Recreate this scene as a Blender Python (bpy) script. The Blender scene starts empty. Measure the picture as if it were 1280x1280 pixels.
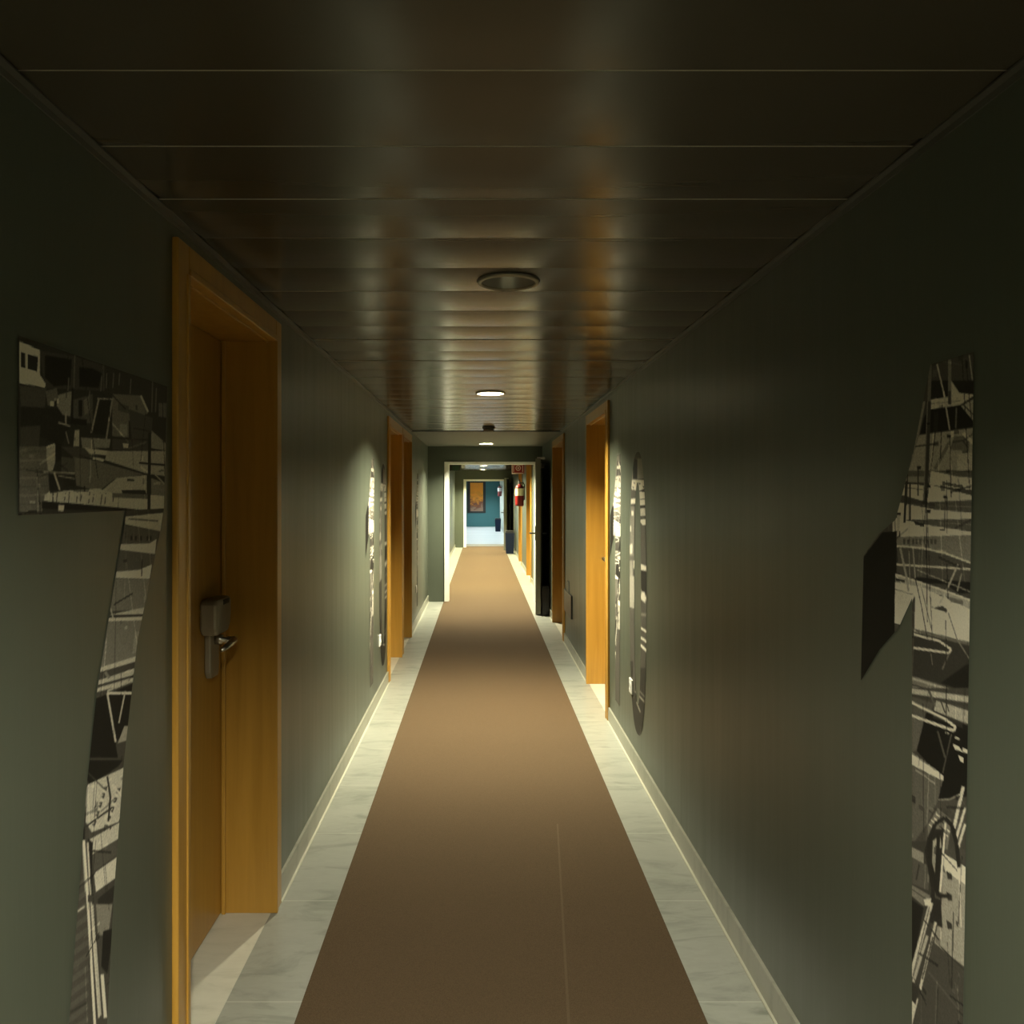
import bpy, bmesh, math, random
import numpy as np
from mathutils import Vector, Matrix
random.seed(7)
sc = bpy.context.scene
C = sc.collection
PI = math.pi

# ------------------------------------------------------------------ dimensions (metres): y runs down the corridor
XL, XR = 0.75, 0.8475          # distance of the left / right wall from the camera axis
CEIL = 2.17
Y0, Y1, Y2, Y3 = -3.0, 11.4, 23.0, 38.0   # back, first partition, second partition, end wall
PT = 0.15                      # partition thickness
PITCH, FIRST = 0.282, 1.296    # ceiling panel pitch and the joint it is measured from
PANEL_END = FIRST + 26 * PITCH

# ------------------------------------------------------------------ helpers
def new_mat(name):
    m = bpy.data.materials.new(name); m.use_nodes = True
    nt = m.node_tree
    return m, nt, nt.nodes['Principled BSDF']
def simple(name, col, rough=0.5, metal=0.0, **kw):
    m, nt, b = new_mat(name)
    b.inputs['Base Color'].default_value = (*col, 1); b.inputs['Roughness'].default_value = rough; b.inputs['Metallic'].default_value = metal
    for k, v in kw.items(): b.inputs[k].default_value = v
    return m
def N(nt, kind, **kw):
    n = nt.nodes.new(kind)
    for k, v in kw.items(): setattr(n, k, v)
    return n
def lk(nt, a, b): nt.links.new(a, b)
def mapping(nt, scale, loc=(0, 0, 0), coord='Object'):
    t = N(nt, 'ShaderNodeTexCoord'); m = N(nt, 'ShaderNodeMapping')
    m.inputs['Scale'].default_value = scale; m.inputs['Location'].default_value = loc
    lk(nt, t.outputs[coord], m.inputs['Vector']); return m.outputs['Vector']
def noise(nt, vec, scale, detail=4, rough=0.5, dist=0.0):
    n = N(nt, 'ShaderNodeTexNoise'); lk(nt, vec, n.inputs['Vector'])
    n.inputs['Scale'].default_value = scale; n.inputs['Detail'].default_value = detail
    n.inputs['Roughness'].default_value = rough; n.inputs['Distortion'].default_value = dist
    return n.outputs['Fac']
def ramp(nt, fac, stops):
    r = N(nt, 'ShaderNodeValToRGB'); lk(nt, fac, r.inputs['Fac']); e = r.color_ramp.elements
    while len(e) < len(stops): e.new(0.5)
    for i, (p, c) in enumerate(stops): e[i].position = p; e[i].color = (*c, 1)
    return r.outputs['Color']
def math_n(nt, op, a, b=None):
    n = N(nt, 'ShaderNodeMath', operation=op)
    for i, v in enumerate((a, b)):
        if v is None: continue
        if isinstance(v, (int, float)): n.inputs[i].default_value = v
        else: lk(nt, v, n.inputs[i])
    return n.outputs[0]
def mix(nt, fac, a, b, mode='MIX'):
    n = N(nt, 'ShaderNodeMix', data_type='RGBA', blend_type=mode)
    for i, v in ((0, fac), (6, a), (7, b)):
        if isinstance(v, (int, float)): n.inputs[i].default_value = v
        elif isinstance(v, tuple): n.inputs[i].default_value = (*v, 1)
        else: lk(nt, v, n.inputs[i])
    return n.outputs[2]
def bump(nt, b, h, strength, dist=0.002):
    n = N(nt, 'ShaderNodeBump'); n.inputs['Strength'].default_value = strength; n.inputs['Distance'].default_value = dist
    lk(nt, h, n.inputs['Height']); lk(nt, n.outputs['Normal'], b.inputs['Normal'])

def box(bm, x0, x1, y0, y1, z0, z1, mi=0):
    x0, x1 = sorted((x0, x1)); y0, y1 = sorted((y0, y1)); z0, z1 = sorted((z0, z1))
    v = [bm.verts.new(p) for p in ((x0,y0,z0),(x1,y0,z0),(x1,y1,z0),(x0,y1,z0),(x0,y0,z1),(x1,y0,z1),(x1,y1,z1),(x0,y1,z1))]
    for q in ((3,2,1,0),(4,5,6,7),(0,1,5,4),(1,2,6,5),(2,3,7,6),(3,0,4,7)):
        f = bm.faces.new([v[i] for i in q]); f.material_index = mi
def lathe(bm, prof, origin=(0,0,0), axis='Z', seg=32, mi=0, cap=True):
    rings = []
    for r, h in prof:
        ring = []
        for k in range(seg):
            a = 2*PI*k/seg; c, s = r*math.cos(a), r*math.sin(a)
            p = (c, s, h) if axis == 'Z' else ((h, c, s) if axis == 'X' else (c, h, s))
            ring.append(bm.verts.new(Vector(p) + Vector(origin)))
        rings.append(ring)
    for a, b in zip(rings[:-1], rings[1:]):
        for k in range(seg):
            f = bm.faces.new((a[k], a[(k+1) % seg], b[(k+1) % seg], b[k])); f.material_index = mi; f.smooth = True
    if cap:
        for ring in ((rings[0], rings[-1]) if cap is True else (rings[-1],)):
            f = bm.faces.new(ring); f.material_index = mi
def tube(bm, pts, r, seg=10, mi=0):
    pts = [Vector(p) for p in pts]; rings = []
    up = Vector((0.13, 0.21, 0.97))
    for i, p in enumerate(pts):
        d = (pts[min(i+1, len(pts)-1)] - pts[max(i-1, 0)]).normalized()
        a = d.cross(up).normalized(); b = d.cross(a)
        rr = r[i] if isinstance(r, (list, tuple)) else r
        rings.append([bm.verts.new(p + a*rr*math.cos(2*PI*k/seg) + b*rr*math.sin(2*PI*k/seg)) for k in range(seg)])
    for a, b in zip(rings[:-1], rings[1:]):
        for k in range(seg):
            f = bm.faces.new((a[k], a[(k+1) % seg], b[(k+1) % seg], b[k])); f.smooth = True; f.material_index = mi
    for ring in (rings[0], rings[-1]): bm.faces.new(ring).material_index = mi
def prism(bm, outline, d0, d1, tf, mi=0):
    """outline: (a, b) list; tf(a, b, d) -> point"""
    A = [bm.verts.new(tf(a, b, d0)) for a, b in outline]; B = [bm.verts.new(tf(a, b, d1)) for a, b in outline]
    n = len(A)
    for ring in (A, B): bm.faces.new(ring).material_index = mi
    for k in range(n): bm.faces.new((A[k], A[(k+1) % n], B[(k+1) % n], B[k])).material_index = mi
def obj(name, bm, mats, parent=None, bevel=0.0, smooth=False, normals=True):
    if normals: bmesh.ops.recalc_face_normals(bm, faces=bm.faces)
    me = bpy.data.meshes.new(name); bm.to_mesh(me); bm.free()
    for m in (mats if isinstance(mats, (list, tuple)) else [mats]): me.materials.append(m)
    o = bpy.data.objects.new(name, me); C.objects.link(o)
    if parent is not None:
        o.parent = parent
        o.matrix_parent_inverse = Matrix.Translation(-Vector(parent.location))
    if bevel:
        md = o.modifiers.new('edge', 'BEVEL'); md.width = bevel; md.segments = 2; md.limit_method = 'ANGLE'
    if smooth:
        for p in me.polygons: p.use_smooth = True
    return o
def empty(name, loc):
    o = bpy.data.objects.new(name, None); C.objects.link(o); o.location = loc; o.empty_display_size = 0.1
    return o
def tag(o, label, cat, group=None, kind=None):
    o['label'] = label; o['category'] = cat
    if group: o['group'] = group
    if kind: o['kind'] = kind
    return o

# ------------------------------------------------------------------ materials
def paint(name, col, rough=0.4):
    m, nt, b = new_mat(name)
    v = mapping(nt, (1, 1, 0.06)); n1 = noise(nt, v, 14, 5, 0.6)          # brushed vertical streaks
    v2 = mapping(nt, (1, 1, 1)); n2 = noise(nt, v2, 1.3, 3)
    c = mix(nt, n2, tuple(x*0.9 for x in col), tuple(x*1.1 for x in col))
    c = mix(nt, n1, c, tuple(x*1.12 for x in col))
    lk(nt, c, b.inputs['Base Color'])
    r = math_n(nt, 'MULTIPLY_ADD', n1, 0.18); r.node.inputs[2].default_value = rough - 0.09
    lk(nt, r, b.inputs['Roughness'])
    b.inputs['Specular IOR Level'].default_value = 0.36
    bump(nt, b, n1, 0.35, 0.002)
    return m
WALL = paint('green grey wall paint', (0.078, 0.090, 0.067), 0.36)
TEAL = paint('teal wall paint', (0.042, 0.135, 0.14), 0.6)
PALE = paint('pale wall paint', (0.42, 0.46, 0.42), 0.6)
WHITE = simple('white gloss trim', (0.88, 0.88, 0.8), 0.3)

def marble(name, base, vein, tile=True, vscale=3.0):
    m, nt, b = new_mat(name)
    v = mapping(nt, (1.0, 2.6, 1.0)); n1 = noise(nt, v, vscale, 8, 0.62, 1.2); n2 = noise(nt, v, vscale*5, 6, 0.6, 0.8)
    t = N(nt, 'ShaderNodeTexCoord'); s = N(nt, 'ShaderNodeSeparateXYZ'); lk(nt, t.outputs['Object'], s.inputs[0])
    c = ramp(nt, n1, [(0.3, vein), (0.5, base), (0.75, tuple(min(1, x*1.08) for x in base))])
    c = mix(nt, math_n(nt, 'MULTIPLY', n2, 0.5), c, vein)
    if tile:
        q = math_n(nt, 'DIVIDE', math_n(nt, 'ADD', s.outputs['Y'], 0.59), 0.6)
        fl = math_n(nt, 'FLOOR', q); wn = N(nt, 'ShaderNodeTexWhiteNoise', noise_dimensions='1D'); lk(nt, fl, wn.inputs['W'])
        c = mix(nt, math_n(nt, 'MULTIPLY', wn.outputs['Value'], 0.4), c, tuple(x*0.7 for x in base))
        fr = math_n(nt, 'FRACT', q); j = math_n(nt, 'LESS_THAN', fr, 0.008)
        c = mix(nt, math_n(nt, 'MULTIPLY', j, 0.5), c, (0.58, 0.58, 0.5))
    lk(nt, c, b.inputs['Base Color']); b.inputs['Roughness'].default_value = 0.32
    return m
MARBLE = marble('veined pale marble', (0.38, 0.385, 0.335), (0.17, 0.19, 0.15))
THRESH = marble('threshold marble', (0.62, 0.60, 0.50), (0.46, 0.45, 0.36), False)
SKIRT = marble('skirting marble', (0.33, 0.325, 0.26), (0.22, 0.22, 0.17), False)
GROUT = simple('grout', (0.5, 0.49, 0.39), 0.6)
LOBBY = marble('white floor tile', (0.45, 0.47, 0.465), (0.44, 0.46, 0.455))

m, nt, b = new_mat('brown woven carpet'); CARPET = m
v = mapping(nt, (1, 1, 1)); n1 = noise(nt, v, 420, 2, 0.7); n2 = noise(nt, v, 2.2, 3)
c = ramp(nt, n1, [(0.3, (0.071, 0.048, 0.027)), (0.7, (0.134, 0.091, 0.052))])
c = mix(nt, math_n(nt, 'MULTIPLY', n2, 0.4), c, (0.105, 0.07, 0.04))
t = N(nt, 'ShaderNodeTexCoord'); s = N(nt, 'ShaderNodeSeparateXYZ'); lk(nt, t.outputs['Object'], s.inputs[0])
lx = math_n(nt, 'ADD', math_n(nt, 'MULTIPLY', s.outputs['Y'], 0.07), 0.085)        # faint worn crease along the runner
dd = math_n(nt, 'ABSOLUTE', math_n(nt, 'SUBTRACT', s.outputs['X'], lx)); cr = math_n(nt, 'LESS_THAN', dd, 0.004)
cr = math_n(nt, 'MULTIPLY', cr, math_n(nt, 'LESS_THAN', s.outputs['Y'], 3.7))
c = mix(nt, math_n(nt, 'MULTIPLY', cr, 0.2), c, (0.24, 0.19, 0.12))
lk(nt, c, b.inputs['Base Color']); b.inputs['Roughness'].default_value = 0.95; b.inputs['Specular IOR Level'].default_value = 0.1
bump(nt, b, n1, 0.5, 0.003)

m, nt, b = new_mat('varnished beech'); WOOD = m
v = mapping(nt, (3, 3, 0.16)); n1 = noise(nt, v, 9, 7, 0.6, 0.4); v2 = mapping(nt, (1, 1, 1)); n2 = noise(nt, v2, 6, 3)
c = ramp(nt, n1, [(0.3, (0.37, 0.190, 0.026)), (0.7, (0.48, 0.258, 0.042))])
c = mix(nt, math_n(nt, 'MULTIPLY', n2, 0.3), c, (0.39, 0.21, 0.034))
lk(nt, c, b.inputs['Base Color']); b.inputs['Roughness'].default_value = 0.34

m, nt, b = new_mat('dark lacquered metal panel'); PANEL = m
v = mapping(nt, (0.5, 6, 1)); n1 = noise(nt, v, 3, 3); v2 = mapping(nt, (1, 1, 1)); n2 = noise(nt, v2, 2.5, 3)
c = mix(nt, n2, (0.048, 0.043, 0.031), (0.058, 0.052, 0.037)); lk(nt, c, b.inputs['Base Color'])
b.inputs['Roughness'].default_value = 0.215; b.inputs['Specular IOR Level'].default_value = 0.18
b.inputs['Metallic'].default_value = 0.0
bump(nt, b, n1, 0.12, 0.004)
PLASTER = simple('grey ceiling plaster', (0.13, 0.135, 0.115), 0.6)
EDGE = simple('grey ceiling edge angle', (0.10, 0.10, 0.085), 0.35, 0.3)

STEEL = simple('brushed steel', (0.55, 0.53, 0.48), 0.28, 1.0)
SATIN = simple('satin nickel', (0.34, 0.30, 0.22), 0.5, 0.4)
DARK = simple('dark plastic', (0.012, 0.012, 0.012), 0.35)
REFLECT = simple('lamp reflector', (0.5, 0.48, 0.42), 0.35, 0.7)
JOINT = simple('bright aluminium joint', (0.30, 0.27, 0.21), 0.45, 0.3)
GLASSOFF = simple('frosted lamp glass', (0.5, 0.5, 0.45), 0.3)
def glow(name, col, st):
    m, nt, b = new_mat(name)
    b.inputs['Base Color'].default_value = (0.8, 0.8, 0.8, 1); b.inputs['Emission Color'].default_value = (*col, 1); b.inputs['Emission Strength'].default_value = st
    return m
WARM = (1.0, 0.94, 0.68)
LAMP_A = glow('lamp glow', WARM, 6300)
LAMP_B = glow('lamp glow dimmed', (1.0, 0.96, 0.76), 7600)
LAMP_C = glow('lamp glow bright hall', (1.0, 0.93, 0.58), 9800)
LAMP_D = glow('lamp glow cool', (0.85, 0.97, 1.0), 3600)
PLASTIC = simple('white plastic', (0.8, 0.8, 0.75), 0.35)
NAVY = simple('navy bin plastic', (0.010, 0.016, 0.036), 0.6, 0.0, **{'Specular IOR Level': 0.15})
BLACKBIN = simple('black bin plastic', (0.008, 0.008, 0.01), 0.35)
RED = simple('red enamel', (0.17, 0.006, 0.006), 0.3)
CREAM = simple('cream paper label', (0.75, 0.68, 0.45), 0.6)
SIGNRED = simple('sign red', (0.30, 0.022, 0.015), 0.45)
SIGNWHITE = simple('sign white', (0.85, 0.75, 0.68), 0.5)
SIGNGREEN = simple('sign green', (0.01, 0.05, 0.02), 0.4)
FIREDOOR = simple('grey green fire door paint', (0.28, 0.29, 0.22), 0.4)
FRAMEBLACK = simple('dark picture frame', (0.012, 0.01, 0.008), 0.4)

m, nt, b = new_mat('sepia photograph print'); PRINT = m
a = N(nt, 'ShaderNodeAttribute', attribute_name='tone')
v = mapping(nt, (1, 1, 1)); g = noise(nt, v, 260, 3, 0.7)
c = mix(nt, 1.0, a.outputs['Color'], (0.97, 0.91, 0.75), 'MULTIPLY')
c = mix(nt, 0.22, c, mix(nt, 1.0, c, ramp(nt, g, [(0.3, (0.4, 0.4, 0.4)), (0.7, (1, 1, 1))]), 'MULTIPLY'))
lk(nt, c, b.inputs['Base Color']); b.inputs['Roughness'].default_value = 0.6; b.inputs['Specular IOR Level'].default_value = 0.12

m, nt, b = new_mat('abstract amber canvas'); CANVAS = m
v = mapping(nt, (1.6, 1, 2.2), (0.3, 0, 0.2)); n1 = noise(nt, v, 1.6, 5, 0.6, 1.0)
t = N(nt, 'ShaderNodeTexCoord'); s = N(nt, 'ShaderNodeSeparateXYZ'); lk(nt, t.outputs['Object'], s.inputs[0])
zz = math_n(nt, 'ADD', math_n(nt, 'MULTIPLY', math_n(nt, 'SUBTRACT', s.outputs['Z'], 0.65), 0.62), math_n(nt, 'MULTIPLY', math_n(nt, 'SUBTRACT', n1, 0.5), 1.1))
c = ramp(nt, zz, [(0.05, (0.22, 0.13, 0.08)), (0.22, (0.12, 0.025, 0.006)), (0.38, (0.62, 0.22, 0.006)), (0.6, (0.85, 0.28, 0.005)), (0.9, (0.8, 0.26, 0.005))])
lk(nt, c, b.inputs['Base Color']); b.inputs['Roughness'].default_value = 0.5
SEVEN_ART = [[0.06,[1.3173,1.7541],[1.9546,1.798],[1.9546,1.4531],[1.3173,1.4684]],
[0.1,[1.382,1.7437],[1.5015,1.7537],[1.6208,1.756],[1.6208,1.7054],[1.3985,1.6824]],
[0.07,[1.6208,1.756],[1.9546,1.7836],[1.9546,1.6974],[1.6208,1.6994]],
[0.03,[1.3985,1.7389],[1.4905,1.7464],[1.4851,1.6991],[1.4279,1.6888],[1.3985,1.7004]],
[0.03,[1.5182,1.737],[1.5708,1.7424],[1.608,1.7392],[1.5954,1.708],[1.5182,1.7008]],
[0.13,[1.3224,1.6761],[1.4033,1.683],[1.3985,1.6489],[1.3258,1.6388]],
[0.045,[1.3258,1.6436],[1.4431,1.651],[1.4905,1.6341],[1.4533,1.5853],[1.3258,1.6095]],
[0.12,[1.3237,1.6093],[1.3843,1.6169],[1.3796,1.581],[1.3237,1.5753]],
[0.2,[1.3215,1.5776],[1.4033,1.5824],[1.4131,1.5076],[1.389,1.4705],[1.3215,1.4719]],
[0.17,[1.3215,1.5703],[1.4033,1.5759],[1.4033,1.5726],[1.3215,1.5666]],
[0.25,[1.3215,1.5562],[1.4033,1.561],[1.4033,1.5576],[1.3215,1.5526]],
[0.17,[1.3215,1.5421],[1.4033,1.546],[1.4033,1.5427],[1.3215,1.5385]],
[0.25,[1.3215,1.528],[1.4033,1.531],[1.4033,1.5277],[1.3215,1.5244]],
[0.17,[1.3215,1.5139],[1.4033,1.5161],[1.4033,1.5127],[1.3215,1.5103]],
[0.25,[1.3215,1.4998],[1.4033,1.5011],[1.4033,1.4978],[1.3215,1.4962]],
[0.17,[1.3215,1.4857],[1.4033,1.4862],[1.4033,1.4828],[1.3215,1.4821]],
[0.85,[1.3224,1.7478],[1.382,1.7437],[1.382,1.7031],[1.4009,1.6891],[1.3985,1.6836],[1.3224,1.6809]],
[0.04,[1.3258,1.7326],[1.3389,1.7324],[1.3389,1.7066],[1.3258,1.7065]],
[0.04,[1.3455,1.7323],[1.3773,1.7328],[1.375,1.7058],[1.3455,1.7064]],
[0.3,[1.438,1.6743],[1.4905,1.6889],[1.4851,1.6418],[1.4585,1.6419],[1.438,1.6558]],
[0.2,[1.4009,1.6775],[1.438,1.6875],[1.4431,1.6696],[1.4082,1.6526]],
[0.6,[1.4155,1.6612],[1.4279,1.6626],[1.4279,1.6547],[1.4155,1.6533]],
[0.16,[1.496,1.6731],[1.5708,1.6933],[1.5708,1.6355],[1.496,1.6346]],
[0.03,[1.5154,1.6753],[1.5296,1.677],[1.5296,1.646],[1.5154,1.6447]],
[0.24,[1.5354,1.6776],[1.5588,1.6889],[1.5588,1.6574],[1.5383,1.6497]],
[0.03,[1.4905,1.6396],[1.547,1.642],[1.547,1.6306],[1.4905,1.6286]],
[0.22,[1.6536,1.7035],[1.7916,1.7171],[1.8318,1.6816],[1.7308,1.6557],[1.7308,1.6207],[1.6536,1.6183]],
[0.14,[1.6809,1.6883],[1.7308,1.6875],[1.7308,1.6716],[1.6809,1.6728]],
[0.3,[1.6878,1.6456],[1.7235,1.6487],[1.7235,1.6233],[1.6878,1.6223]],
[0.04,[1.5892,1.6838],[1.6536,1.6913],[1.6337,1.6169],[1.5678,1.618]],
[0.33,[1.5918,1.686],[1.5613,1.6179],[1.5683,1.6176],[1.5991,1.6861]],
[0.3,[1.6496,1.6911],[1.6234,1.6105],[1.6311,1.6105],[1.6576,1.6915]],
[0.32,[1.5891,1.6853],[1.6602,1.6921],[1.6605,1.6951],[1.5893,1.6882]],
[0.42,[1.7866,1.7156],[1.8266,1.6835],[1.837,1.6865],[1.7966,1.7187]],
[0.12,[1.7308,1.6811],[1.8568,1.6738],[1.8484,1.6255],[1.7456,1.6185]],
[0.3,[1.5239,1.6063],[1.6469,1.6118],[1.6403,1.5933],[1.5296,1.587]],
[0.4,[1.5015,1.6185],[1.5182,1.6198],[1.5182,1.5891],[1.496,1.5878]],
[0.12,[1.4533,1.5853],[1.5354,1.5873],[1.6208,1.5683],[1.496,1.5686]],
[0.45,[1.5354,1.5887],[1.6403,1.5872],[1.6337,1.5779],[1.5588,1.5772]],
[0.12,[1.6536,1.6123],[1.84,1.6215],[1.84,1.5979],[1.6536,1.591]],
[0.45,[1.7019,1.6062],[1.7308,1.608],[1.7271,1.5982],[1.7054,1.597]],
[0.38,[1.6337,1.5869],[1.9453,1.6035],[1.9453,1.5427],[1.8236,1.5467],[1.6208,1.5683]],
[0.3,[1.8484,1.6459],[1.9453,1.6178],[1.9453,1.6035],[1.8484,1.6051]],
[0.2,[1.8912,1.7118],[1.9453,1.7179],[1.9453,1.6821],[1.8912,1.6805]],
[0.22,[1.496,1.5686],[1.608,1.5648],[1.8074,1.5446],[1.6603,1.5303],[1.5954,1.5057],[1.507,1.5164]],
[0.06,[1.5176,1.5711],[1.8065,1.5448],[1.8084,1.5478],[1.5189,1.5736]],
[0.55,[1.5708,1.572],[1.6208,1.5698],[1.6143,1.5651],[1.5708,1.5677]],
[0.15,[1.4533,1.5666],[1.5015,1.5661],[1.5015,1.5357],[1.4533,1.5399]],
[0.4,[1.674,1.5336],[1.8236,1.5434],[1.8236,1.4998],[1.5954,1.5027]],
[0.05,[1.7235,1.5331],[1.7606,1.5321],[1.7569,1.5282],[1.7235,1.5283]],
[0.06,[1.6948,1.5091],[1.8155,1.5098],[1.8236,1.4998],[1.7019,1.5014]],
[0.25,[1.8484,1.5371],[1.9453,1.5248],[1.9453,1.4962],[1.8484,1.4998]],
[0.46,[1.3985,1.4998],[1.4638,1.5065],[1.5954,1.5115],[1.6536,1.5028],[1.8318,1.4998],[1.9361,1.4962],[1.927,1.4573],[1.8318,1.4644],[1.4279,1.4854],[1.3961,1.4896]],
[0.75,[1.4116,1.5051],[1.4077,1.4896],[1.4106,1.4894],[1.4145,1.5049]],
[0.12,[1.4249,1.5015],[1.421,1.4835],[1.4239,1.4832],[1.4279,1.5013]],
[0.12,[1.4385,1.5039],[1.4344,1.4851],[1.4375,1.4849],[1.4415,1.5037]],
[0.75,[1.4523,1.5002],[1.4482,1.4869],[1.4512,1.4866],[1.4554,1.5]],
[0.12,[1.4664,1.5026],[1.4622,1.4887],[1.4653,1.4884],[1.4695,1.5024]],
[0.12,[1.4808,1.5051],[1.4765,1.4823],[1.4797,1.4821],[1.484,1.5049]],
[0.75,[1.4954,1.5013],[1.4911,1.484],[1.4943,1.4838],[1.4987,1.5011]],
[0.12,[1.5104,1.5038],[1.5059,1.4858],[1.5092,1.4856],[1.5137,1.5036]],
[0.12,[1.5256,1.5],[1.5211,1.4877],[1.5244,1.4873],[1.529,1.4997]],
[0.75,[1.5412,1.5024],[1.5365,1.481],[1.54,1.4808],[1.5447,1.5023]],
[0.12,[1.5571,1.505],[1.5523,1.4828],[1.5559,1.4826],[1.5606,1.5049]],
[0.12,[1.5733,1.5011],[1.5684,1.4846],[1.572,1.4844],[1.5769,1.5008]],
[0.75,[1.5898,1.5037],[1.5849,1.4865],[1.5886,1.4863],[1.5935,1.5035]],
[0.12,[1.6067,1.4996],[1.6017,1.4796],[1.6054,1.4793],[1.6105,1.4994]],
[0.12,[1.624,1.5023],[1.6188,1.4815],[1.6227,1.4812],[1.6279,1.5021]],
[0.75,[1.6416,1.505],[1.6364,1.4834],[1.6403,1.4831],[1.6456,1.5048]],
[0.12,[1.6597,1.5009],[1.6543,1.4853],[1.6583,1.485],[1.6637,1.5006]],
[0.75,[1.4033,1.5024],[1.4155,1.5029],[1.414,1.4972]],
[0.75,[1.4219,1.498],[1.4344,1.4985],[1.4329,1.4927]],
[0.75,[1.441,1.4988],[1.4539,1.4993],[1.4523,1.4934]],
[0.75,[1.4606,1.4996],[1.4738,1.5001],[1.4722,1.4941]],
[0.75,[1.4808,1.5004],[1.4943,1.5009],[1.4927,1.4949]],
[0.75,[1.5015,1.5012],[1.5154,1.5018],[1.5137,1.4956]],
[0.75,[1.5228,1.5021],[1.5371,1.5026],[1.5354,1.4964]],
[0.75,[1.5447,1.4973],[1.5594,1.4978],[1.5576,1.4915]],
[0.75,[1.5672,1.4981],[1.5824,1.4986],[1.5806,1.4923]],
[0.75,[1.5904,1.4989],[1.6061,1.4995],[1.6042,1.493]],
[0.75,[1.6143,1.4998],[1.6305,1.5004],[1.6285,1.4938]],
[0.75,[1.639,1.5007],[1.6556,1.5013],[1.6536,1.4946]],
[0.2,[1.6536,1.5028],[1.8318,1.4998],[1.8318,1.4897],[1.6536,1.4937]],
[0.025,[1.389,1.4883],[1.4743,1.4849],[1.8236,1.4646],[1.8074,1.4606],[1.389,1.4756]],
[0.5,[1.4431,1.4813],[1.4638,1.481],[1.4611,1.4703],[1.4431,1.4706]],
[0.4,[1.4033,1.5824],[1.4329,1.5867],[1.438,1.5659],[1.4229,1.5391],[1.4082,1.5412],[1.4033,1.5669]],
[0.7,[1.4042,1.5799],[1.4313,1.5867],[1.4296,1.5891],[1.4025,1.5823]],
[0.04,[1.4329,1.592],[1.4533,1.588],[1.4533,1.5613],[1.4329,1.5551]],
[0.04,[1.4131,1.5336],[1.4329,1.5341],[1.4533,1.5065],[1.4131,1.5063]],
[0.05,[1.4585,1.5293],[1.5015,1.5274],[1.5015,1.5136],[1.4638,1.5133]],
[0.4,[1.3937,1.5371],[1.5014,1.5372],[1.5016,1.5397],[1.3939,1.5394]],
[0.42,[1.4251,1.5386],[1.4453,1.5073],[1.4511,1.5083],[1.4308,1.5398]],
[0.35,[1.4427,1.5321],[1.5011,1.5278],[1.5018,1.5298],[1.4434,1.5339]],
[0.4,[1.4423,1.6258],[1.4843,1.6227],[1.4859,1.6254],[1.4438,1.6285]],
[0.3,[1.467,1.6128],[1.4776,1.5919],[1.4818,1.5927],[1.4711,1.6137]],
[0.35,[1.4659,1.648],[1.4659,1.6265],[1.4722,1.627],[1.4722,1.6487]],
[0.2,[1.4993,1.7562],[1.496,1.6951],[1.5004,1.6956],[1.5037,1.7568]],
[0.2,[1.6055,1.733],[1.6017,1.703],[1.6067,1.7035],[1.6105,1.7336]],
[0.2,[1.6279,1.7423],[1.624,1.7118],[1.6292,1.7124],[1.6331,1.7429]],
[0.2,[1.6576,1.7467],[1.6536,1.7157],[1.659,1.7162],[1.663,1.7473]],
[0.2,[1.685,1.7508],[1.6809,1.7254],[1.6864,1.726],[1.6906,1.7514]],
[0.2,[1.7389,1.746],[1.7345,1.7135],[1.7404,1.7141],[1.7448,1.7467]],
[0.2,[1.4776,1.7117],[1.4743,1.6869],[1.4786,1.6873],[1.4818,1.7122]],
[0.2,[1.5565,1.6973],[1.5529,1.674],[1.5576,1.6744],[1.5612,1.6977]],
[0.2,[1.8534,1.7587],[1.8484,1.6867],[1.8551,1.6873],[1.8602,1.7596]],
[0.2,[1.8747,1.7445],[1.8696,1.6888],[1.8764,1.6894],[1.8816,1.7453]],
[0.03,[1.49,1.6943],[1.4872,1.6283],[1.4938,1.6288],[1.4965,1.6951]],
[0.05,[1.8318,1.6379],[1.8277,1.4595],[1.8442,1.4591],[1.8484,1.639]],
[0.05,[1.7833,1.5663],[1.9448,1.567],[1.9458,1.572],[1.7842,1.5709]],
[0.35,[1.8541,1.5498],[1.9424,1.5165],[1.9483,1.5188],[1.8595,1.5521]],
[0.1,[1.699,1.4667],[1.9392,1.4671],[1.8884,1.3302],[1.8169,1.2136],[1.7613,1.1123],[1.7193,0.9962],[1.689,0.9083],[1.5359,0.9619],[1.6043,1.1636]],
[0.45,[1.7141,1.453],[1.9263,1.4573],[1.9008,1.4143],[1.7141,1.4374]],
[0.2,[1.7293,1.4463],[1.888,1.4365],[1.8887,1.4404],[1.7299,1.4499]],
[0.16,[1.7091,1.4354],[1.8946,1.4146],[1.8761,1.3851],[1.699,1.3959]],
[0.05,[1.74,1.4116],[1.7495,1.4111],[1.7495,1.401],[1.74,1.4016]],
[0.05,[1.7613,1.4105],[1.7711,1.41],[1.7711,1.3998],[1.7613,1.4004]],
[0.05,[1.7887,1.4091],[1.7987,1.4086],[1.7987,1.3983],[1.7887,1.3988]],
[0.05,[1.8226,1.4074],[1.8331,1.4068],[1.8331,1.3963],[1.8226,1.3969]],
[0.05,[1.8401,1.4065],[1.8507,1.4059],[1.8507,1.3953],[1.8401,1.3959]],
[0.48,[1.6841,1.3969],[1.8401,1.3897],[1.8785,1.3972],[1.87,1.3635],[1.6841,1.3859]],
[0.15,[1.6792,1.3853],[1.87,1.3626],[1.8519,1.3287],[1.6646,1.3408]],
[0.52,[1.6598,1.3421],[1.7831,1.3351],[1.8519,1.3407],[1.8401,1.3097],[1.655,1.331]],
[0.24,[1.655,1.3297],[1.8401,1.3087],[1.8169,1.2444],[1.6362,1.2655]],
[0.05,[1.797,1.3572],[1.7937,1.3201],[1.7993,1.3195],[1.8027,1.3567]],
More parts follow.
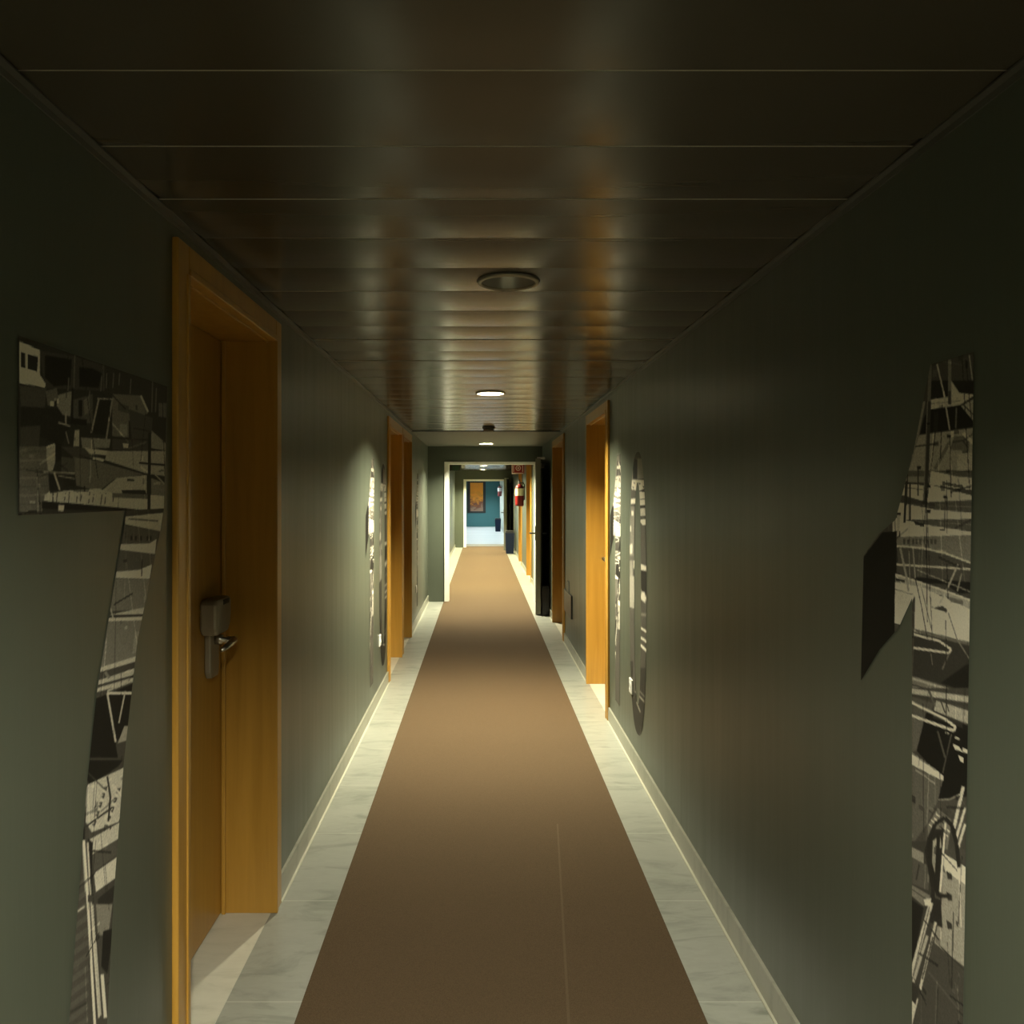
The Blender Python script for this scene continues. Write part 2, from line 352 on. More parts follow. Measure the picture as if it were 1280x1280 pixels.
[0.42,[1.627,1.2584],[1.8169,1.2491],[1.8112,1.2334],[1.627,1.2554]],
[0.05,[1.6271,1.2558],[1.817,1.2297],[1.8168,1.2335],[1.6269,1.2593]],
[0.5,[1.6224,1.254],[1.8112,1.2287],[1.8112,1.2207],[1.6224,1.2472]],
[0.4,[1.6429,1.2707],[1.659,1.2425],[1.6645,1.2423],[1.6483,1.2706]],
[0.24,[1.6178,1.2471],[1.8055,1.2211],[1.7776,1.1457],[1.5866,1.1569]],
[0.3,[1.7613,1.204],[1.7831,1.2004],[1.7667,1.1571],[1.7485,1.1584]],
[0.45,[1.5866,1.1611],[1.7831,1.1484],[1.7776,1.1374],[1.5866,1.1528]],
[0.42,[1.5823,1.1373],[1.7776,1.1235],[1.7722,1.1099],[1.5779,1.1301]],
[0.42,[1.5779,1.1239],[1.7667,1.1056],[1.7613,1.0962],[1.5736,1.1167]],
[0.08,[1.5874,1.1246],[1.7731,1.107],[1.7712,1.1101],[1.5859,1.1273]],
[0.25,[1.6171,1.1466],[1.6355,1.1298],[1.6463,1.1307],[1.6277,1.1476]],
[0.018,[1.5736,1.1044],[1.7506,1.0941],[1.7296,1.0022],[1.6694,0.9934],[1.699,0.9335],[1.5359,0.9779]],
[0.4,[1.6331,1.1047],[1.7577,1.0974],[1.7542,1.1021],[1.63,1.109]],
[0.7,[1.6316,1.1003],[1.7506,1.0711],[1.7506,1.0761],[1.6316,1.1049]],
[0.45,[1.6275,1.1033],[1.6651,0.9944],[1.6737,0.9924],[1.6357,1.1019]],
[0.4,[1.7106,1.0881],[1.6807,1.0297],[1.6875,1.0272],[1.7176,1.0858]],
[0.32,[1.7091,1.0147],[1.7348,1.0074],[1.7296,0.9796],[1.6792,0.9883]],
[0.09,[1.6694,0.989],[1.74,0.9742],[1.7193,0.9268],[1.687,0.9375]],
[0.09,[1.5346,1.0044],[1.7116,0.9472],[1.6825,0.8036],[1.6544,0.6271],[1.6183,0.4417],[1.452,0.5504],[1.5112,0.8248]],
[0.018,[1.5426,0.9979],[1.7018,0.9461],[1.6825,0.9396],[1.5588,0.9434],[1.5426,0.9667]],
[0.42,[1.5507,0.9483],[1.7116,0.9278],[1.7116,0.8564],[1.6825,0.8248],[1.567,0.8514],[1.5426,0.881]],
[0.75,[1.5629,0.9419],[1.5795,0.938],[1.5737,0.9321]],
[0.1,[1.6078,0.9109],[1.6254,0.9065],[1.6192,0.9006]],
[0.1,[1.6553,0.878],[1.674,0.8731],[1.6674,0.8671]],
[0.75,[1.5871,0.8888],[1.6043,0.8842],[1.5982,0.8784]],
[0.1,[1.6334,0.8557],[1.6516,0.8506],[1.6452,0.8448]],
[0.1,[1.567,0.8672],[1.5837,0.8625],[1.5779,0.8568]],
[0.75,[1.6121,0.9154],[1.6298,0.911],[1.6236,0.9051]],
[0.1,[1.6599,0.8825],[1.6787,0.8777],[1.6721,0.8717]],
[0.1,[1.5914,0.8932],[1.6086,0.8886],[1.6026,0.8828]],
[0.75,[1.6379,0.8601],[1.6562,0.855],[1.6498,0.8492]],
[0.1,[1.5712,0.8715],[1.588,0.8668],[1.5821,0.8611]],
[0.1,[1.6165,0.9199],[1.6343,0.9156],[1.6281,0.9096]],
[0.75,[1.6646,0.8871],[1.6835,0.8823],[1.6768,0.8763]],
[0.1,[1.5957,0.8976],[1.613,0.8931],[1.6069,0.8872]],
[0.1,[1.6425,0.8645],[1.6608,0.8595],[1.6544,0.8537]],
[0.75,[1.5753,0.8758],[1.5922,0.8711],[1.5863,0.8654]],
[0.1,[1.6209,0.8426],[1.6388,0.8374],[1.6325,0.8317]],
[0.1,[1.6693,0.8917],[1.6882,0.8869],[1.6815,0.8809]],
[0.75,[1.6,0.902],[1.6174,0.8975],[1.6113,0.8917]],
[0.1,[1.647,0.869],[1.6655,0.864],[1.659,0.8582]],
[0.1,[1.5795,0.8801],[1.5965,0.8755],[1.5905,0.8698]],
[0.75,[1.6254,0.8469],[1.6434,0.8418],[1.637,0.836]],
[0.1,[1.674,0.8963],[1.6931,0.8916],[1.6863,0.8855]],
[0.1,[1.6043,0.9065],[1.6218,0.902],[1.6156,0.8961]],
[0.75,[1.6516,0.8735],[1.6702,0.8686],[1.6636,0.8627]],
[0.1,[1.5837,0.8845],[1.6008,0.8798],[1.5948,0.8741]],
[0.04,[1.6277,0.937],[1.6411,0.8909],[1.6493,0.8884],[1.6356,0.9348]],
[0.04,[1.6411,0.8913],[1.6321,0.8452],[1.6402,0.8416],[1.6493,0.888]],
[0.06,[1.5367,0.8703],[1.6568,0.8629],[1.652,0.8678],[1.5325,0.8748]],
[0.08,[1.5489,0.9715],[1.6253,0.9085],[1.6291,0.9089],[1.5524,0.972]],
[0.6,[1.6508,0.9113],[1.6981,0.8687],[1.7055,0.8687],[1.6579,0.9114]],
[0.42,[1.5588,0.841],[1.6921,0.821],[1.6921,0.7889],[1.567,0.8078]],
[0.13,[1.567,0.8058],[1.6873,0.7888],[1.6825,0.7589],[1.5753,0.7723]],
[0.44,[1.5753,0.7683],[1.6825,0.7547],[1.6777,0.7144],[1.5837,0.7284]],
[0.03,[1.5507,0.8464],[1.5712,0.8298],[1.567,0.7524],[1.5507,0.7759]],
[0.13,[1.4664,0.7856],[1.5507,0.7759],[1.5547,0.7641],[1.4664,0.7737]],
[0.13,[1.4664,0.7626],[1.5507,0.7516],[1.5547,0.7398],[1.4664,0.7507]],
[0.13,[1.4664,0.7396],[1.5507,0.7273],[1.5547,0.7154],[1.4664,0.7278]],
[0.13,[1.4664,0.7167],[1.5507,0.703],[1.5547,0.6911],[1.4664,0.7048]],
[0.13,[1.4664,0.6937],[1.5507,0.6787],[1.5547,0.6667],[1.4664,0.6818]],
[0.13,[1.4664,0.6707],[1.5507,0.6544],[1.5547,0.6424],[1.4664,0.6589]],
[0.13,[1.4664,0.6477],[1.5507,0.6301],[1.5547,0.618],[1.4664,0.6359]],
[0.13,[1.4664,0.6248],[1.5507,0.6058],[1.5547,0.5936],[1.4664,0.6129]],
[0.13,[1.4664,0.6018],[1.5507,0.5815],[1.5547,0.5693],[1.4664,0.5899]],
[0.13,[1.4664,0.5788],[1.5507,0.5572],[1.5547,0.5449],[1.4664,0.567]],
[0.13,[1.4664,0.5558],[1.5507,0.5329],[1.5547,0.5206],[1.4664,0.544]],
[0.13,[1.4664,0.5329],[1.5507,0.5086],[1.5547,0.4962],[1.4664,0.521]],
[0.3,[1.5471,0.9459],[1.5248,0.8768],[1.5318,0.8734],[1.5543,0.9428]],
[0.3,[1.5248,0.8765],[1.539,0.7501],[1.5462,0.7468],[1.5318,0.8738]],
[0.04,[1.5837,0.7124],[1.673,0.7018],[1.6544,0.6731],[1.6095,0.6792]],
[0.24,[1.5837,0.7044],[1.6544,0.6689],[1.6361,0.6161],[1.5922,0.6398]],
[0.025,[1.6139,0.6362],[1.659,0.6184],[1.6316,0.5402],[1.6052,0.5719]],
[0.55,[1.5299,0.855],[1.5442,0.7475],[1.5539,0.7431],[1.5394,0.8513]],
[0.55,[1.5442,0.7475],[1.5745,0.4742],[1.5846,0.4679],[1.5539,0.7431]],
[0.42,[1.547,0.84],[1.5592,0.7166],[1.5666,0.7131],[1.5543,0.8371]],
[0.42,[1.5592,0.7166],[1.5927,0.4784],[1.6004,0.4737],[1.5666,0.7131]],
[0.38,[1.567,0.7126],[1.5983,0.4789],[1.6069,0.4736],[1.5753,0.7087]],
[0.5,[1.6026,0.557],[1.6165,0.463],[1.6307,0.4544],[1.6165,0.5493]],
[0.05,[1.5555,0.7421],[1.5863,0.4826],[1.5897,0.4805],[1.5588,0.7406]],
[0.06,[1.5774,0.6835],[1.6117,0.4703],[1.6161,0.4677],[1.5816,0.6815]],
[0.4,[1.513,0.7253],[1.5405,0.721],[1.5367,0.7254],[1.5094,0.7296]],
[0.03,[1.5291,0.8748],[1.5291,0.8516],[1.5402,0.8469],[1.5402,0.8703]],
[0.08,[1.5507,0.7386],[1.5922,0.7202],[1.5922,0.7041],[1.5507,0.7249]]]
ONE_ART = [[0.1,[1.6728,1.7919],[1.3902,1.7426],[1.3987,1.4097],[1.6975,1.3904],[1.6728,1.4843],[1.5596,1.6775]],
[0.03,[1.5388,1.7148],[1.3987,1.6952],[1.3987,1.6643],[1.5388,1.6751]],
[0.022,[1.5388,1.661],[1.3987,1.6553],[1.3987,1.6129],[1.5756,1.6141],[1.5596,1.6488]],
[0.04,[1.526,1.6542],[1.5286,1.6151],[1.5135,1.6137],[1.511,1.6524]],
[0.45,[1.5388,1.6785],[1.4747,1.6768],[1.47,1.7052],[1.4447,1.6798],[1.3987,1.6708],[1.4424,1.6583],[1.5388,1.6604]],
[0.3,[1.5386,1.6697],[1.4423,1.6644],[1.4426,1.6666],[1.539,1.672]],
[0.36,[1.4402,1.656],[1.3987,1.6643],[1.3987,1.6219]],
[0.1,[1.4347,1.6573],[1.3999,1.6329],[1.3975,1.6341],[1.4322,1.6585]],
[0.34,[1.5756,1.615],[1.3987,1.6149],[1.3987,1.5409],[1.6256,1.5475],[1.5974,1.5907]],
[0.2,[1.4607,1.6045],[1.4158,1.6013],[1.4158,1.5752],[1.4747,1.5811]],
[0.55,[1.4369,1.606],[1.402,1.5828],[1.3954,1.5864],[1.43,1.6096]],
[0.1,[1.465,1.5927],[1.4331,1.5933],[1.4338,1.5959],[1.4657,1.5954]],
[0.1,[1.4354,1.5941],[1.4221,1.5801],[1.4183,1.5812],[1.4316,1.5952]],
[0.22,[1.5187,1.5457],[1.4702,1.5929],[1.4793,1.5964],[1.5284,1.549]],
[0.4,[1.4515,1.5718],[1.3987,1.5717],[1.3987,1.5409],[1.4515,1.5424]],
[0.17,[1.6314,1.5477],[1.3987,1.5383],[1.3987,1.5203],[1.47,1.5321],[1.6314,1.5342]],
[0.48,[1.5388,1.545],[1.4515,1.5317],[1.3987,1.528],[1.3987,1.5061],[1.5439,1.5181]],
[0.3,[1.643,1.5359],[1.5439,1.5338],[1.5439,1.5224],[1.643,1.5238]],
[0.12,[1.5388,1.5181],[1.3987,1.5067],[1.3987,1.4966],[1.4987,1.5052]],
[0.54,[1.6489,1.5209],[1.5388,1.5181],[1.3987,1.4966],[1.3987,1.4907],[1.5491,1.4854],[1.6489,1.4997]],
[0.07,[1.6203,1.5223],[1.5494,1.5157],[1.5488,1.5179],[1.6196,1.5247]],
[0.2,[1.6374,1.5138],[1.5441,1.5059],[1.5437,1.5076],[1.6369,1.5156]],
[0.16,[1.5235,1.4857],[1.3987,1.491],[1.3987,1.4688],[1.5235,1.4717]],
[0.54,[1.6608,1.4844],[1.5235,1.4717],[1.3987,1.4678],[1.3987,1.458],[1.6608,1.4483]],
[0.15,[1.6146,1.4804],[1.5239,1.4745],[1.5231,1.4773],[1.6138,1.4833]],
[0.25,[1.5136,1.4794],[1.3987,1.4771],[1.3986,1.4786],[1.5134,1.481]],
[0.17,[1.603,1.4481],[1.3987,1.4586],[1.3987,1.4375],[1.4987,1.4357]],
[0.27,[1.5086,1.4463],[1.3987,1.4476],[1.3986,1.4489],[1.5085,1.4477]],
[0.62,[1.6789,1.4533],[1.5596,1.4423],[1.3987,1.4346],[1.3987,1.4287],[1.6789,1.4126]],
[0.05,[1.5974,1.4483],[1.5596,1.4423],[1.5622,1.4379],[1.5919,1.4411]],
[0.05,[1.5085,1.4364],[1.489,1.4367],[1.4915,1.4333],[1.5061,1.4332]],
[0.24,[1.6975,1.4116],[1.3987,1.4287],[1.3987,1.4123],[1.6975,1.3935]],
[0.2,[1.5444,1.7469],[1.5486,1.6764],[1.5372,1.6749],[1.5331,1.7449]],
[0.08,[1.5502,1.6766],[1.5564,1.5714],[1.5419,1.5704],[1.5357,1.6747]],
[0.08,[1.5564,1.5714],[1.5644,1.4841],[1.5496,1.4838],[1.5419,1.5704]],
[0.25,[1.5496,1.6764],[1.557,1.5713],[1.5538,1.5711],[1.5465,1.676]],
[0.25,[1.557,1.5713],[1.5633,1.4853],[1.5601,1.4853],[1.5538,1.5711]],
[0.38,[1.5187,1.7423],[1.4965,1.6865],[1.4913,1.6865],[1.5133,1.7422]],
[0.38,[1.4965,1.6866],[1.4773,1.6163],[1.4722,1.6164],[1.4912,1.6864]],
[0.24,[1.48,1.7447],[1.48,1.663],[1.4696,1.6619],[1.4696,1.7429]],
[0.1,[1.479,1.6874],[1.48,1.6631],[1.4715,1.662],[1.4705,1.6862]],
[0.32,[1.4178,1.7421],[1.4083,1.6964],[1.4044,1.6962],[1.4139,1.7417]],
[0.2,[1.4561,1.6551],[1.4584,1.6178],[1.4538,1.6173],[1.4515,1.6545]],
[0.27,[1.5643,1.6785],[1.5885,1.6141],[1.5789,1.6124],[1.555,1.6765]],
[0.27,[1.5884,1.6143],[1.622,1.5541],[1.6122,1.5523],[1.579,1.6122]],
[0.07,[1.5916,1.5919],[1.5132,1.5929],[1.5138,1.5957],[1.5923,1.5948]],
[0.12,[1.4764,1.6083],[1.4717,1.4943],[1.4684,1.4943],[1.4731,1.6081]],
[0.1,[1.4905,1.497],[1.4929,1.4338],[1.49,1.4339],[1.4876,1.4969]],
[0.06,[1.6299,1.5267],[1.6369,1.4426],[1.6282,1.4427],[1.6213,1.5264]],
[0.06,[1.6145,1.5205],[1.6145,1.4492],[1.6083,1.4494],[1.6083,1.5204]],
[0.08,[1.5834,1.5492],[1.5845,1.4968],[1.5796,1.4968],[1.5786,1.549]],
[0.05,[1.4838,1.6088],[1.4705,1.6079],[1.4715,1.602],[1.4828,1.6028]],
[0.05,[1.4862,1.5448],[1.4729,1.5444],[1.4738,1.5385],[1.4852,1.5388]],
[0.05,[1.5859,1.5551],[1.5708,1.5546],[1.5718,1.5482],[1.5848,1.5486]],
[0.05,[1.5512,1.5182],[1.5367,1.5181],[1.5377,1.5118],[1.5502,1.5119]],
[0.05,[1.567,1.4881],[1.5522,1.4883],[1.5533,1.482],[1.566,1.4818]],
[0.05,[1.5512,1.4712],[1.5367,1.4714],[1.5377,1.4652],[1.5502,1.4649]],
[0.05,[1.6483,1.5269],[1.632,1.5267],[1.6331,1.5201],[1.6471,1.5203]],
[0.05,[1.6692,1.4951],[1.6524,1.4951],[1.6536,1.4884],[1.668,1.4883]],
[0.05,[1.6632,1.463],[1.6465,1.4633],[1.6477,1.4566],[1.662,1.4563]],
[0.05,[1.5751,1.4446],[1.5601,1.4452],[1.5612,1.4388],[1.574,1.4383]],
[0.05,[1.4958,1.4983],[1.4823,1.4983],[1.4833,1.4923],[1.4948,1.4923]],
[0.6,[1.6459,1.529],[1.6343,1.5288],[1.6354,1.5222],[1.6448,1.5223]],
[0.6,[1.6489,1.5154],[1.6372,1.5153],[1.6383,1.5087],[1.6477,1.5088]],
[0.6,[1.6548,1.5033],[1.643,1.5033],[1.6442,1.4966],[1.6536,1.4966]],
[0.6,[1.6789,1.4725],[1.6668,1.4727],[1.668,1.4659],[1.6777,1.4657]],
[0.014,[1.7228,1.4201],[1.6489,1.4265],[1.6548,1.2056],[1.8324,1.0763],[1.818,1.3538]],
[0.4,[1.6619,1.458],[1.6489,1.4584],[1.6578,1.3728],[1.6637,1.3723]],
[0.25,[1.6637,1.4136],[1.3987,1.4307],[1.3987,1.3798],[1.5285,1.3982],[1.6637,1.3944]],
[0.13,[1.6383,1.411],[1.6285,1.411],[1.6296,1.4004],[1.6371,1.3991]],
[0.13,[1.6227,1.4098],[1.6131,1.4118],[1.6142,1.4014],[1.6216,1.4015]],
[0.13,[1.6041,1.4114],[1.5947,1.4128],[1.5958,1.4025],[1.603,1.4015]],
[0.13,[1.5919,1.4127],[1.5826,1.4135],[1.5837,1.4032],[1.5908,1.4037]],
[0.13,[1.5783,1.414],[1.5691,1.4142],[1.5702,1.4041],[1.5772,1.4033]],
[0.13,[1.5659,1.4127],[1.5569,1.4149],[1.558,1.4048],[1.5649,1.4055]],
[0.13,[1.5533,1.4139],[1.5444,1.4156],[1.5455,1.4056],[1.5522,1.4051]],
[0.13,[1.5388,1.4153],[1.5301,1.4164],[1.5311,1.4064],[1.5377,1.4074]],
[0.13,[1.526,1.4166],[1.5175,1.417],[1.5185,1.4072],[1.525,1.4071]],
[0.13,[1.6637,1.3922],[1.5285,1.3968],[1.3987,1.3811],[1.3987,1.3464],[1.5919,1.3392],[1.6637,1.3402]],
[0.025,[1.5919,1.3392],[1.3987,1.3489],[1.3987,1.3309],[1.447,1.3238],[1.489,1.3364],[1.5919,1.3281]],
[0.36,[1.668,1.3383],[1.489,1.3255],[1.3987,1.3155],[1.3987,1.2949],[1.489,1.3145],[1.668,1.3168]],
[0.04,[1.6667,1.3292],[1.6313,1.3283],[1.6313,1.3238],[1.6667,1.3231]],
[0.66,[1.6692,1.3197],[1.5702,1.3218],[1.3987,1.2988],[1.3987,1.2448],[1.5947,1.2363],[1.5919,1.3017],[1.643,1.238],[1.6716,1.2365]],
[0.46,[1.6692,1.3059],[1.6002,1.303],[1.6199,1.2789],[1.6716,1.2764]],
[0.25,[1.6697,1.3048],[1.5979,1.3029],[1.5969,1.305],[1.6686,1.307]],
[0.75,[1.6694,1.2727],[1.6201,1.2765],[1.6197,1.2783],[1.6689,1.2746]],
[0.12,[1.6716,1.2359],[1.6418,1.2375],[1.6548,1.2209],[1.6716,1.218]],
[0.2,[1.5947,1.2383],[1.3987,1.2448],[1.3987,1.2383],[1.5947,1.231]],
[0.5,[1.5919,1.3017],[1.489,1.3145],[1.4246,1.3016],[1.4246,1.2964],[1.5085,1.2871]],
[0.06,[1.5985,1.2298],[1.3987,1.2378],[1.3987,1.1535],[1.5135,1.1501],[1.603,1.1435]],
[0.022,[1.5036,1.1524],[1.4268,1.2016],[1.3987,1.2126],[1.3987,1.156]],
[0.62,[1.664,1.3933],[1.5651,1.3956],[1.5646,1.3988],[1.6635,1.3967]],
[0.62,[1.5655,1.3956],[1.4896,1.3911],[1.4884,1.3941],[1.5642,1.3988]],
[0.62,[1.49,1.3911],[1.3995,1.3784],[1.3978,1.3812],[1.4881,1.3941]],
[0.56,[1.6639,1.3553],[1.3988,1.3699],[1.3985,1.3727],[1.6635,1.3587]],
[0.3,[1.5873,1.3523],[1.3993,1.3286],[1.398,1.3307],[1.5856,1.3546]],
[0.42,[1.4515,1.3759],[1.4866,1.3264],[1.4818,1.3257],[1.4469,1.3751]],
[0.42,[1.4866,1.3265],[1.5184,1.2893],[1.5136,1.2885],[1.4819,1.3256]],
[0.35,[1.4397,1.3607],[1.4533,1.3273],[1.4497,1.3272],[1.4362,1.3605]],
[0.62,[1.6677,1.3353],[1.4898,1.3227],[1.4883,1.3255],[1.6658,1.3384]],
[0.62,[1.4899,1.3227],[1.3994,1.3142],[1.3979,1.3168],[1.4882,1.3255]],
[0.2,[1.489,1.3145],[1.4335,1.3136],[1.4335,1.3056],[1.47,1.3061]],
[0.66,[1.5994,1.2239],[1.5093,1.227],[1.5077,1.2308],[1.5976,1.2279]],
[0.66,[1.5104,1.2271],[1.4718,1.2192],[1.4683,1.2227],[1.5067,1.2307]],
[0.66,[1.4727,1.2213],[1.4797,1.2132],[1.4745,1.2124],[1.4674,1.2205]],
[0.66,[1.4767,1.2146],[1.598,1.2015],[1.5991,1.1975],[1.4776,1.211]],
[0.2,[1.4791,1.2115],[1.5007,1.1783],[1.4967,1.1782],[1.4751,1.2113]],
[0.22,[1.5377,1.1995],[1.5326,1.1794],[1.5296,1.1802],[1.5347,1.2003]],
[0.32,[1.6529,1.391],[1.6267,1.3299],[1.6188,1.3316],[1.6448,1.3924]],
[0.32,[1.6267,1.33],[1.621,1.3068],[1.6131,1.3082],[1.6188,1.3314]],
[0.3,[1.6165,1.3878],[1.6136,1.3316],[1.6091,1.3322],[1.6119,1.3882]],
[0.32,[1.6027,1.3946],[1.5944,1.3365],[1.5894,1.3372],[1.5977,1.3951]],
[0.07,[1.5938,1.3364],[1.572,1.2866],[1.5684,1.2876],[1.59,1.3373]],
[0.07,[1.5721,1.2867],[1.5509,1.2268],[1.5473,1.2278],[1.5684,1.2875]],
[0.2,[1.5718,1.3214],[1.5326,1.2385],[1.5296,1.2394],[1.5686,1.3221]],
[0.24,[1.4815,1.2851],[1.4535,1.2411],[1.4496,1.2425],[1.4774,1.2865]],
[0.24,[1.4533,1.2409],[1.4003,1.2014],[1.397,1.2033],[1.4498,1.2428]],
[0.09,[1.5285,1.2871],[1.4987,1.2954],[1.4819,1.2909],[1.4842,1.2846]],
[0.1,[1.643,1.2374],[1.5941,1.3029],[1.5963,1.2307],[1.603,1.0852],[1.6607,1.0702],[1.6667,1.2005]],
[0.22,[1.603,1.1435],[1.3987,1.1535],[1.3987,1.138],[1.603,1.0852]],
[0.36,[1.6041,1.136],[1.3995,1.1502],[1.3978,1.1541],[1.6019,1.1404]],
[0.06,[1.6036,1.1252],[1.3991,1.1408],[1.3982,1.143],[1.6023,1.1277]],
[0.3,[1.5483,1.1383],[1.5227,1.1051],[1.5142,1.109],[1.5395,1.1421]],
[0.09,[1.6152,1.1168],[1.3988,1.1681],[1.3988,0.8917],[1.6152,0.7976]],
[0.38,[1.6152,1.1168],[1.3988,1.1521],[1.3988,1.1413],[1.6152,1.1064]],
[0.07,[1.6158,1.1013],[1.3992,1.1344],[1.3983,1.1376],[1.6146,1.105]],
[0.36,[1.5177,1.1167],[1.3988,1.1253],[1.3988,1.1017],[1.5261,1.0958]],
[0.08,[1.5073,1.1212],[1.491,1.1002],[1.4873,1.102],[1.5034,1.123]],
[0.08,[1.4867,1.1197],[1.4787,1.1059],[1.4757,1.1072],[1.4836,1.121]],
[0.15,[1.5464,1.1277],[1.5251,1.1025],[1.5188,1.1054],[1.5399,1.1306]],
[0.14,[1.6152,1.1014],[1.5261,1.1087],[1.5475,1.0736],[1.6152,1.0623]],
[0.17,[1.6152,1.0599],[1.5431,1.0677],[1.5874,1.0018],[1.6152,0.9881]],
[0.016,[1.5518,1.0867],[1.3988,1.0996],[1.3988,0.9839],[1.5136,0.9311],[1.4972,0.9751],[1.5874,1.0018]],
[0.05,[1.5261,1.0958],[1.4351,1.0969],[1.4351,1.0892],[1.5303,1.0807]],
[0.68,[1.6172,1.0882],[1.4909,1.0873],[1.4874,1.0921],[1.6132,1.0934]],
[0.68,[1.4914,1.0873],[1.4591,1.0828],[1.4548,1.0875],[1.4869,1.092]],
[0.68,[1.4604,1.0849],[1.4651,1.0764],[1.4582,1.0769],[1.4536,1.0854]],
[0.68,[1.4604,1.079],[1.6137,1.0669],[1.6168,1.0617],[1.4629,1.0743]],
[0.12,[1.5164,1.0597],[1.4919,1.0176],[1.4864,1.0202],[1.5108,1.0621]],
[0.14,[1.4711,1.0678],[1.499,0.9884],[1.4954,0.9892],[1.4677,1.0684]],
[0.4,[1.4899,1.0642],[1.478,1.0654],[1.4765,1.0684],[1.4884,1.0672]],
[0.55,[1.4587,1.0644],[1.4453,1.0651],[1.4435,1.0681],[1.4568,1.0674]],
[0.7,[1.4655,1.0513],[1.4463,1.0527],[1.4351,1.0474],[1.4578,1.0447]],
[0.7,[1.4482,1.0366],[1.4332,1.037],[1.4332,1.0293],[1.4426,1.0296]],
[0.6,[1.4351,1.054],[1.3988,1.0567],[1.3988,1.0514],[1.4351,1.0474]],
[0.55,[1.6152,0.9931],[1.5261,0.9883],[1.4952,0.9838],[1.4952,0.9753],[1.5303,0.9728],[1.6152,0.9683]],
[0.25,[1.6119,0.9894],[1.5189,0.9851],[1.5166,0.9878],[1.6092,0.9923]],
[0.16,[1.6152,0.9678],[1.4972,0.9746],[1.5136,0.9311],[1.5475,0.8768],[1.6152,0.7976]],
[0.35,[1.5135,0.9324],[1.4732,0.9486],[1.4734,0.9506],[1.5137,0.9344]],
[0.35,[1.4725,0.949],[1.4418,0.9693],[1.4433,0.9705],[1.4741,0.9502]],
[0.1,[1.5136,0.9299],[1.4578,0.9532],[1.4616,0.9383],[1.5261,0.9135]],
[0.46,[1.4379,0.9855],[1.4665,0.9011],[1.4567,0.9038],[1.4285,0.9876]],
[0.46,[1.4312,0.9506],[1.4576,0.8869],[1.4503,0.8887],[1.4241,0.9521]],
[0.5,[1.4312,0.9221],[1.4538,0.8684],[1.4465,0.8703],[1.4241,0.9237]],
[0.1,[1.4443,0.9675],[1.479,0.9094],[1.4754,0.9099],[1.4408,0.9679]],
[0.22,[1.5475,0.8721],[1.5136,0.9183],[1.4694,0.9128],[1.4812,0.8559],[1.5475,0.8271]],
[0.06,[1.5444,0.9009],[1.5316,0.9],[1.5291,0.9026],[1.5419,0.9035]],
[0.6,[1.5269,0.8934],[1.5144,0.8926],[1.512,0.8952],[1.5245,0.896]],
[0.06,[1.5098,0.8861],[1.4976,0.8854],[1.4952,0.8879],[1.5075,0.8887]],
[0.6,[1.4931,0.879],[1.4811,0.8783],[1.4788,0.8808],[1.4908,0.8815]],
[0.06,[1.5384,0.8458],[1.5256,0.8453],[1.5232,0.848],[1.5359,0.8484]],
[0.6,[1.521,0.9042],[1.5086,0.9033],[1.5062,0.9058],[1.5186,0.9067]],
[0.06,[1.5041,0.8967],[1.4919,0.8959],[1.4896,0.8984],[1.5017,0.8993]],
[0.6,[1.4875,0.8895],[1.4756,0.8887],[1.4733,0.8912],[1.4852,0.892]],
[0.06,[1.5324,0.8567],[1.5198,0.8562],[1.5174,0.8588],[1.53,0.8594]],
[0.6,[1.5152,0.8498],[1.5029,0.8493],[1.5005,0.852],[1.5128,0.8524]],
[0.06,[1.4984,0.9073],[1.4863,0.9064],[1.484,0.9089],[1.496,0.9098]],
[0.6,[1.544,0.8748],[1.5311,0.8742],[1.5287,0.8768],[1.5415,0.8775]],
[0.06,[1.5265,0.8676],[1.514,0.867],[1.5116,0.8696],[1.5241,0.8703]],
[0.6,[1.5094,0.8606],[1.4972,0.8601],[1.4948,0.8627],[1.507,0.8632]],
[0.06,[1.4927,0.9178],[1.4807,0.9168],[1.4785,0.9192],[1.4904,0.9202]],
[0.6,[1.5379,0.8858],[1.5252,0.885],[1.5228,0.8876],[1.5355,0.8884]],
[0.07,[1.6276,0.8087],[1.5303,0.85],[1.5405,0.4943],[1.6276,0.4375]],
[0.28,[1.6218,0.8037],[1.5614,0.8138],[1.5614,0.7931],[1.6218,0.7843]],
[0.13,[1.6218,0.7828],[1.5405,0.7975],[1.5457,0.7496],[1.6218,0.7306]],
[0.05,[1.5801,0.7841],[1.591,0.7484],[1.5856,0.7504],[1.5748,0.7859]],
[0.22,[1.6218,0.7291],[1.5379,0.7435],[1.5614,0.7119],[1.6218,0.7097]],
[0.08,[1.6228,0.7204],[1.5518,0.7289],[1.55,0.7311],[1.6209,0.7228]],
[0.3,[1.4965,0.8134],[1.4129,0.8245],[1.4129,0.6685],[1.5252,0.6614],[1.5004,0.7468]],
[0.68,[1.4931,0.8425],[1.4129,0.8492],[1.4129,0.8193],[1.4931,0.8136]],
[0.05,[1.4858,0.8156],[1.4679,0.8171],[1.4669,0.8068],[1.4811,0.8014]],
[0.05,[1.4858,0.7773],[1.4679,0.7793],[1.4669,0.769],[1.4811,0.7633]],
[0.05,[1.4858,0.7254],[1.4679,0.728],[1.4669,0.7177],[1.4811,0.7115]],
[0.035,[1.5587,0.8207],[1.5354,0.8704],[1.4835,0.8917],[1.4955,0.8125],[1.5053,0.772],[1.4979,0.7039],[1.5405,0.6926],[1.5354,0.7575]],
[0.3,[1.5303,0.8445],[1.5338,0.7809],[1.5217,0.7864],[1.5182,0.8495]],
[0.35,[1.5303,0.85],[1.5053,0.8717],[1.5004,0.8517],[1.5252,0.8297]],
